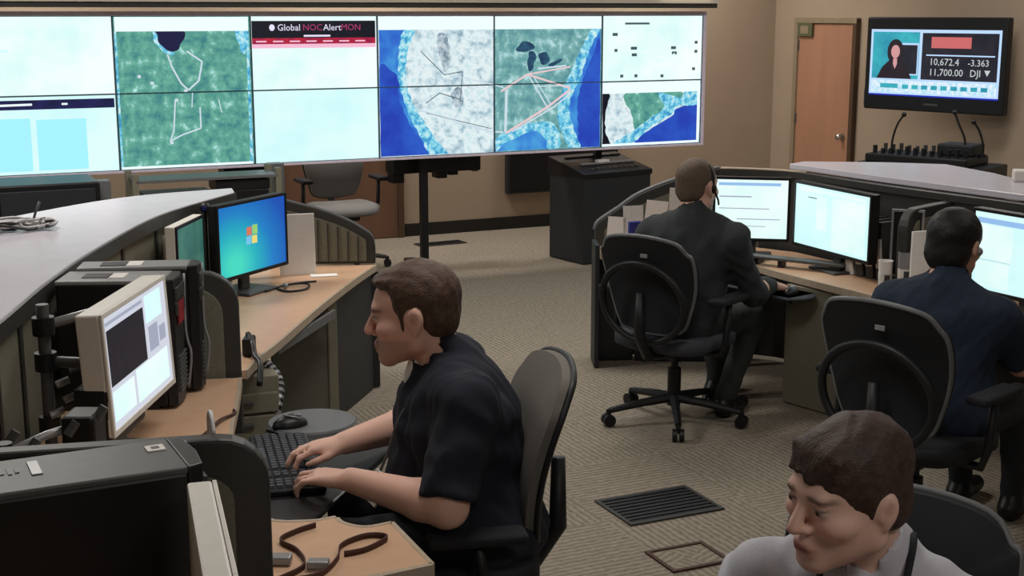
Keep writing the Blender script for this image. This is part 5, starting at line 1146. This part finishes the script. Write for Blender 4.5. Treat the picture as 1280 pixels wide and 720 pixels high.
def person(label, P):
    base = P['hip']; o = thing('person', label, 'person', (base[0], base[1], 0))
    bpy.context.view_layer.update()
    sc = P['sc']; H = Head(P['head'], head_frame(*[R(a) for a in P['rot']]), sc, P.get('wide', 1.0))
    nb = np.array(P['c7'], float)
    skin = H.prims(P.get('full', 0.0))+[cap(H.p(-0.028, 0, -0.055), nb+V3(0, 0, -0.01), 0.052*sc*P.get('neck', 1), 0.060*sc*P.get('neck', 1), 0.025)]
    skin += torso(P, -0.012, sc)
    for s_ in 'LR':
        a, e, w_ = P['sh'+s_], P['el'+s_], P['wr'+s_]
        skin += arm(a, e, w_, sc*P.get('armk', 1.0))
        d = np.array(P['hd'+s_], float)-np.array(w_, float)
        skin += hand(w_, d, P.get('hn'+s_, (0, 0, 1)), P.get('curl', (16, 38, 34)), sc*0.97, 1 if s_ == 'L' else -1)
    body = sdf_obj('body', skin, P['h'], P['skinmat'], o, color=H.color(*P['tone']))
    # shirt: torso and sleeves
    sh = torso(P, 0.010, sc)
    for s_ in 'LR':
        a, e, w_ = [np.array(P[q+s_], float) for q in ('sh', 'el', 'wr')]
        sl = P['sleeve']
        if sl <= 1.0:
            E = a+(e-a)*sl; sh += [cap(a, E, 0.066*sc*P.get('armk', 1), 0.063*sc*P.get('armk', 1), 0.045)]
        else:
            E = e+(w_-e)*(sl-1.0); sh += [cap(a, e, 0.066*sc, 0.056*sc, 0.045), cap(e, E, 0.056*sc, 0.042*sc, 0.03)]
    for s_ in 'LR':
        a, e, w_ = [np.array(P[q+s_], float) for q in ('sh', 'el', 'wr')]
        if P['sleeve'] <= 1.0:
            d = (e-a)/np.linalg.norm(e-a); E = a+(e-a)*P['sleeve']
            sh.append((lambda Q, E=E, d=d: np.maximum(-((Q-E)@d)-0.0, np.linalg.norm(Q-E, axis=-1)-0.13), E-0.13, E+0.13, 0.006, 's'))
    if P.get('collar'):
        up = H.p(-0.028, 0, -0.075); dd = (up-nb)/np.linalg.norm(up-nb)
        sh += [cap(nb-dd*0.02, nb+dd*0.028*sc, 0.068*sc*P.get('neck', 1), 0.064*sc*P.get('neck', 1), 0.016), cap(nb+dd*0.03*sc, nb+dd*0.15, 0.058*sc*P.get('neck', 1), 0.058*sc*P.get('neck', 1), 0.004, 's')]
    ns = folds(P['seed'], P.get('fold', 0.0032), 26)
    shirt = sdf_obj('shirt', sh, P['h']*1.25, P['shirtmat'], o, noise=ns)
    # trousers and shoes
    hp = np.array(P['hip'], float); tr_ = [elp(hp+V3(0, 0, -0.01), np.array(P['hr'])*sc*1.03, np.stack([P['f'], P['l'], V3(0, 0, 1)], 1), 0.05)]
    for q, kn, an in ((1, P['knL'], P['anL']), (-1, P['knR'], P['anR'])):
        j = hp+P['l']*0.09*sc*q+V3(0, 0, -0.02); kn = np.array(kn, float); an = np.array(an, float)
        tr_ += [cap(j, kn, 0.088*sc, 0.064*sc, 0.03), cap(kn, an, 0.062*sc, 0.045*sc, 0.02)]
    sdf_obj('trousers', tr_, 0.011, P['trmat'], o, noise=folds(P['seed']+7, 0.002, 24))
    for an, dr in ((P['anL'], P['toe']), (P['anR'], P['toe'])):
        an = np.array(an, float); dr = np.array(dr, float); dr /= np.linalg.norm(dr); b0 = V3(an[0], an[1], 0.045)
        sdf_obj('shoe', [cap(an+V3(0, 0, -0.02), b0, 0.044, 0.044, 0.02), cap(b0-dr*0.03, b0+dr*0.16+V3(0, 0, -0.005), 0.042, 0.034, 0.02), half((0, 0, -1), (0, 0, 0.004))], 0.010, P['shoemat'], o)
    return o, H, body, shirt
def hair(o, H, prims, h, m, seed, amp=0.0007, fr=120):
    return sdf_obj('hair', prims, h, m, o, noise=folds(seed, amp, fr), relax=1)

skin_m = vmat('skin')
M['hair_brown'] = mat('brown_hair', (78, 58, 46), 0.6, var=0.4, scale=160, bump=0.6, bscale=420, stretch=(0.25, 1, 0.45))
M['hair_dkbrown'] = mat('dark_brown_hair', (64, 46, 40), 0.6, var=0.4, scale=160, bump=0.6, bscale=420, stretch=(0.3, 0.8, 0.4))
M['hair_ash'] = mat('ash_cropped_hair', (98, 82, 68), 0.7, var=0.3, scale=160, bump=0.6, bscale=420)
M['hair_black'] = mat('black_hair', (20, 17, 17), 0.55, var=0.3, scale=160, bump=0.5, bscale=420, stretch=(0.6, 0.6, 0.25))
M['shirt_black'] = mat('black_navy_shirt', (26, 30, 42), 0.88, var=0.1, scale=120, bump=0.15, bscale=700)
M['jacket'] = mat('charcoal_jacket', (44, 49, 51), 0.9, var=0.1, scale=120, bump=0.15, bscale=700)
M['shirt_navy'] = mat('navy_shirt', (30, 42, 60), 0.9, var=0.1, scale=120, bump=0.15, bscale=700)
M['shirt_grey'] = mat('light_grey_shirt', (190, 190, 198), 0.9, var=0.04, scale=120, bump=0.15, bscale=700)
M['trouser'] = mat('dark_trousers', (34, 36, 40), 0.9, var=0.1, scale=150)
M['trouser_g'] = mat('dark_olive_trousers', (46, 50, 48), 0.9, var=0.1, scale=150)

def unit(x, y): v = V3(x, y, 0); return v/np.linalg.norm(v)
def leftof(f): return V3(-f[1], f[0], 0)

# --- the typing man at left
f = unit(-1, 0.04)
PA = dict(sc=1.10, head=(-0.268, 3.58, 1.105), rot=(178, 9, 0), full=0.006, neck=1.05, c7=(-0.175, 3.585, 0.972), chest=(-0.150, 3.58, 0.80), belly=(-0.160, 3.575, 0.63), hip=(-0.085, 3.57, 0.51),
          cr=(0.150, 0.19, 0.165), br=(0.165, 0.185, 0.15), hr=(0.16, 0.185, 0.12), f=f, l=leftof(f), shL=(-0.118, 3.375, 0.905), shR=(-0.16, 3.79, 0.905),
          elL=(-0.165, 3.275, 0.668), wrL=(-0.425, 3.41, 0.692), hdL=(-0.55, 3.455, 0.695), elR=(-0.27, 3.93, 0.70), wrR=(-0.475, 3.70, 0.700), hdR=(-0.60, 3.66, 0.695),
          knL=(-0.46, 3.44, 0.50), knR=(-0.46, 3.70, 0.50), anL=(-0.42, 3.46, 0.11), anR=(-0.44, 3.70, 0.11), toe=(-1, 0, 0), sleeve=0.93, armk=1.12, collar=True, h=0.0062, seed=3, fold=0.003,
          skinmat=skin_m, tone=((220, 174, 156), (160, 96, 90), (62, 44, 36), (118, 98, 88), 0.45), shirtmat=M['shirt_black'], trmat=M['trouser'], shoemat=M['black'])
oA, HA, bA, sA = person('man in a black shirt typing in profile at the left desk', PA)
hair(oA, HA, [HA.elp((-0.022, 0, 0.042), (0.106, 0.084, 0.090)), HA.elp((-0.060, 0, -0.015), (0.056, 0.072, 0.062), 0.02), HA.elp((0.040, 0, 0.088), (0.046, 0.05, 0.024), 0.02),
              HA.elp((0.108, 0, 0.002), (0.084, 0.12, 0.086), 0.012, 's'), HA.elp((0.085, 0.070, 0.055), (0.045, 0.04, 0.04), 0.015, 's'), HA.elp((0.085, -0.070, 0.055), (0.045, 0.04, 0.04), 0.015, 's'), HA.elp((0.03, 0, -0.09), (0.085, 0.12, 0.075), 0.012, 's')]
     +[HA.elp((-0.012, q*0.084, -0.012), (0.025, 0.03, 0.032), 0.006, 's') for q in (-1, 1)]+[HA.cap((0.016, q*0.070, 0.02), (0.018, q*0.069, -0.026), 0.010, 0.006, 0.008) for q in (-1, 1)], 0.0055, M['hair_brown'], 5, 0.0008)
# white undershirt at the open collar and a badge on a cord
uc = HA.p(0.02, 0, -0.155)
sdf_obj('undershirt', [cap(np.array(PA['c7'])+V3(-0.065, 0, 0.0), np.array(PA['c7'])+V3(-0.095, 0, -0.05), 0.04, 0.028, 0.02)], 0.006, M['paper'], oA)
lo_ = Matrix.Translation(-Vector(oA.location))
MB(lo_).tube(smooth_curve([(-0.20, 3.50, 0.97), (-0.29, 3.47, 0.86), (-0.335, 3.47, 0.74), (-0.36, 3.46, 0.68)], 5), 0.004, 6).build('badge_cord', M['dgrey'], oA, smooth=True)
MB(lo_ @ Matrix.Translation((-0.362, 3.45, 0.655)) @ Matrix.Rotation(R(25), 4, 'Y') @ Matrix.Rotation(R(-50), 4, 'Z')).box(-0.028, -0.003, -0.045, 0.028, 0.003, 0.045).build('badge', M['paper'], oA, bevel=0.002)

# --- the man in the charcoal jacket
f = unit(0.64, 0.77); l = leftof(f)
PB = dict(sc=1.06, head=(0.862, 6.30, 1.105), rot=(47, 6, 0), c7=(0.838, 6.25, 0.985), chest=(0.825, 6.235, 0.80), belly=(0.80, 6.20, 0.62), hip=(0.765, 6.16, 0.50),
          cr=(0.125, 0.195, 0.165), br=(0.13, 0.19, 0.15), hr=(0.14, 0.18, 0.11), f=f, l=l, shL=(0.668, 6.375, 0.875), shR=(1.005, 6.11, 0.875),
          elL=(0.70, 6.56, 0.64), wrL=(0.93, 6.66, 0.625), hdL=(1.04, 6.72, 0.615), elR=(1.12, 6.16, 0.635), wrR=(1.235, 6.34, 0.625), hdR=(1.31, 6.40, 0.605),
          knL=(1.02, 6.62, 0.46), knR=(1.17, 6.42, 0.46), anL=(1.02, 6.60, 0.11), anR=(1.02, 6.27, 0.11), toe=(0.64, 0.77, 0), sleeve=1.95, collar=True, h=0.008, seed=11, fold=0.0042,
          skinmat=skin_m, tone=((214, 170, 152), (150, 84, 78), (80, 60, 48), (96, 78, 70), 0.3), shirtmat=M['jacket'], trmat=M['trouser_g'], shoemat=M['black'])
oB, HB, bB, sB = person('man in a charcoal jacket seen from behind facing two monitors', PB)
hair(oB, HB, [HB.elp((-0.018, 0, 0.038), (0.103, 0.081, 0.088)), HB.elp((-0.058, 0, -0.02), (0.050, 0.066, 0.058), 0.02), HB.elp((0.100, 0, -0.010), (0.076, 0.12, 0.080), 0.012, 's'), HB.elp((0.03, 0, -0.10), (0.085, 0.12, 0.075), 0.012, 's')]
     +[HB.elp((-0.008, q*0.080, -0.012), (0.028, 0.03, 0.036), 0.008, 's') for q in (-1, 1)], 0.007, M['hair_ash'], 15, 0.0005)
hsB = [HB.p(-0.008, -0.094, -0.004), HB.p(0.04, -0.088, -0.05), HB.p(0.105, -0.05, -0.075)]
toB = Matrix.Translation(-Vector(oB.location))
MB(toB).ball(tuple(hsB[0]), (0.014, 0.014, 0.022)).build('headset_earcup', M['black'], oB, smooth=True)
MB(toB).tube([tuple(q) for q in smooth_curve([tuple(q) for q in hsB], 5)], 0.005, 6).build('headset_boom', M['black'], oB, smooth=True)
MB(toB).tube(smooth_curve([tuple(HB.p(-0.008, -0.094*math.cos(a), 0.12*math.sin(a)+0.0)) for a in np.linspace(0, math.pi, 7)], 4), 0.006, 6).build('headset_band', M['black'], oB, smooth=True)

# --- the dark haired person at right
f = unit(0.66, 0.75); l = leftof(f)
PC = dict(sc=1.04, head=(1.605, 4.86, 1.072), rot=(46, 10, 0), c7=(1.560, 4.80, 0.945), chest=(1.560, 4.775, 0.78), belly=(1.555, 4.745, 0.60), hip=(1.535, 4.70, 0.49),
          cr=(0.12, 0.19, 0.16), br=(0.125, 0.175, 0.15), hr=(0.14, 0.175, 0.11), f=f, l=l, shL=(1.420, 4.93, 0.845), shR=(1.710, 4.665, 0.845),
          elL=(1.485, 5.16, 0.63), wrL=(1.705, 5.31, 0.665), hdL=(1.805, 5.36, 0.66), elR=(1.845, 4.78, 0.65), wrR=(1.995, 5.00, 0.665), hdR=(2.065, 5.10, 0.66),
          knL=(1.745, 5.12, 0.46), knR=(1.905, 4.94, 0.46), anL=(1.765, 5.10, 0.11), anR=(1.905, 4.92, 0.11), toe=(0.66, 0.75, 0), sleeve=0.9, collar=True, h=0.0075, seed=21, fold=0.0035,
          skinmat=skin_m, tone=((208, 160, 140), (150, 84, 78), (30, 24, 22), (96, 78, 70), 0.0), shirtmat=M['shirt_navy'], trmat=M['trouser'], shoemat=M['black'])
oC, HC, bC, sC = person('dark haired person in a navy shirt seen from behind at right', PC)
hair(oC, HC, [HC.elp((-0.018, 0, 0.040), (0.112, 0.090, 0.094)), HC.elp((-0.050, 0, -0.03), (0.068, 0.080, 0.075), 0.02), HC.elp((0.105, 0, -0.020), (0.070, 0.12, 0.078), 0.012, 's'), HC.elp((0.05, 0, -0.11), (0.085, 0.12, 0.065), 0.012, 's')]
     +[HC.elp((0.0, q*0.092, -0.022), (0.024, 0.03, 0.026), 0.008, 's') for q in (-1, 1)], 0.0065, M['hair_black'], 25, 0.0007)
toC = Matrix.Translation(-Vector(oC.location))
MB(toC).ball(tuple(HC.p(0.0, -0.088, -0.012)), 0.016).build('earpiece', M['silver'], oC, smooth=True)

# --- the man in the light grey shirt, lower right
f = unit(-0.40, -0.92); l = leftof(f)
PD = dict(sc=1.06, head=(0.600, 2.315, 1.058), rot=(207, 10, -5), full=0.003, c7=(0.675, 2.405, 0.918), chest=(0.665, 2.40, 0.72), belly=(0.66, 2.40, 0.56), hip=(0.67, 2.44, 0.47),
          cr=(0.125, 0.19, 0.165), br=(0.135, 0.18, 0.15), hr=(0.14, 0.18, 0.11), f=f, l=l, shL=(0.850, 2.330, 0.800), shR=(0.492, 2.475, 0.815),
          elL=(0.90, 2.16, 0.57), wrL=(0.70, 2.00, 0.60), hdL=(0.62, 1.95, 0.60), elR=(0.36, 2.38, 0.58), wrR=(0.36, 2.12, 0.60), hdR=(0.38, 2.02, 0.60),
          knL=(0.66, 1.98, 0.46), knR=(0.42, 2.06, 0.46), anL=(0.64, 1.96, 0.11), anR=(0.42, 2.04, 0.11), toe=(-0.40, -0.92, 0), sleeve=0.9, collar=True, h=0.0056, seed=31, fold=0.0045,
          skinmat=skin_m, tone=((226, 186, 170), (184, 118, 110), (74, 52, 42), (150, 112, 98), 0.22), shirtmat=M['shirt_grey'], trmat=M['trouser'], shoemat=M['black'])
oD, HD, bD, sD = person('man in a light grey shirt with lanyard at lower right', PD)
hair(oD, HD, [HD.elp((-0.018, 0, 0.044), (0.110, 0.086, 0.092)), HD.elp((-0.058, 0, -0.025), (0.056, 0.074, 0.066), 0.02), HD.elp((0.030, 0, 0.088), (0.046, 0.058, 0.028), 0.02),
              HD.elp((0.106, 0, -0.022), (0.076, 0.13, 0.080), 0.010, 's'), HD.elp((0.03, 0, -0.105), (0.09, 0.13, 0.075), 0.012, 's')]
     +[HD.elp((-0.012, q*0.084, -0.012), (0.025, 0.03, 0.032), 0.006, 's') for q in (-1, 1)]+[HD.cap((0.012, q*0.074, 0.03), (0.010, q*0.073, -0.020), 0.012, 0.006, 0.008) for q in (-1, 1)]
     +[HD.cap((0.058, y, 0.092), (0.088-abs(y)*0.35, y*1.05, 0.058+0.010*math.sin(y*300)), 0.011, 0.005, 0.008) for y in np.linspace(-0.05, 0.05, 9)], 0.005, M['hair_dkbrown'], 35, 0.0009)
toD = Matrix.Translation(-Vector(oD.location))
for q in (-1, 1):
    a = np.array(PD['c7'], float); pp = [a+l*0.075*q+V3(0, 0, 0.035), a+l*0.080*q+f*0.06+V3(0, 0, 0.02), a+l*0.07*q+f*0.125+V3(0, 0, -0.06), a+l*0.035*q+f*0.155+V3(0, 0, -0.20)]
    MB(toD).tube(smooth_curve([tuple(x) for x in pp], 5), 0.0065, 6).build('lanyard_cord', M['trouser'], oD, smooth=True)
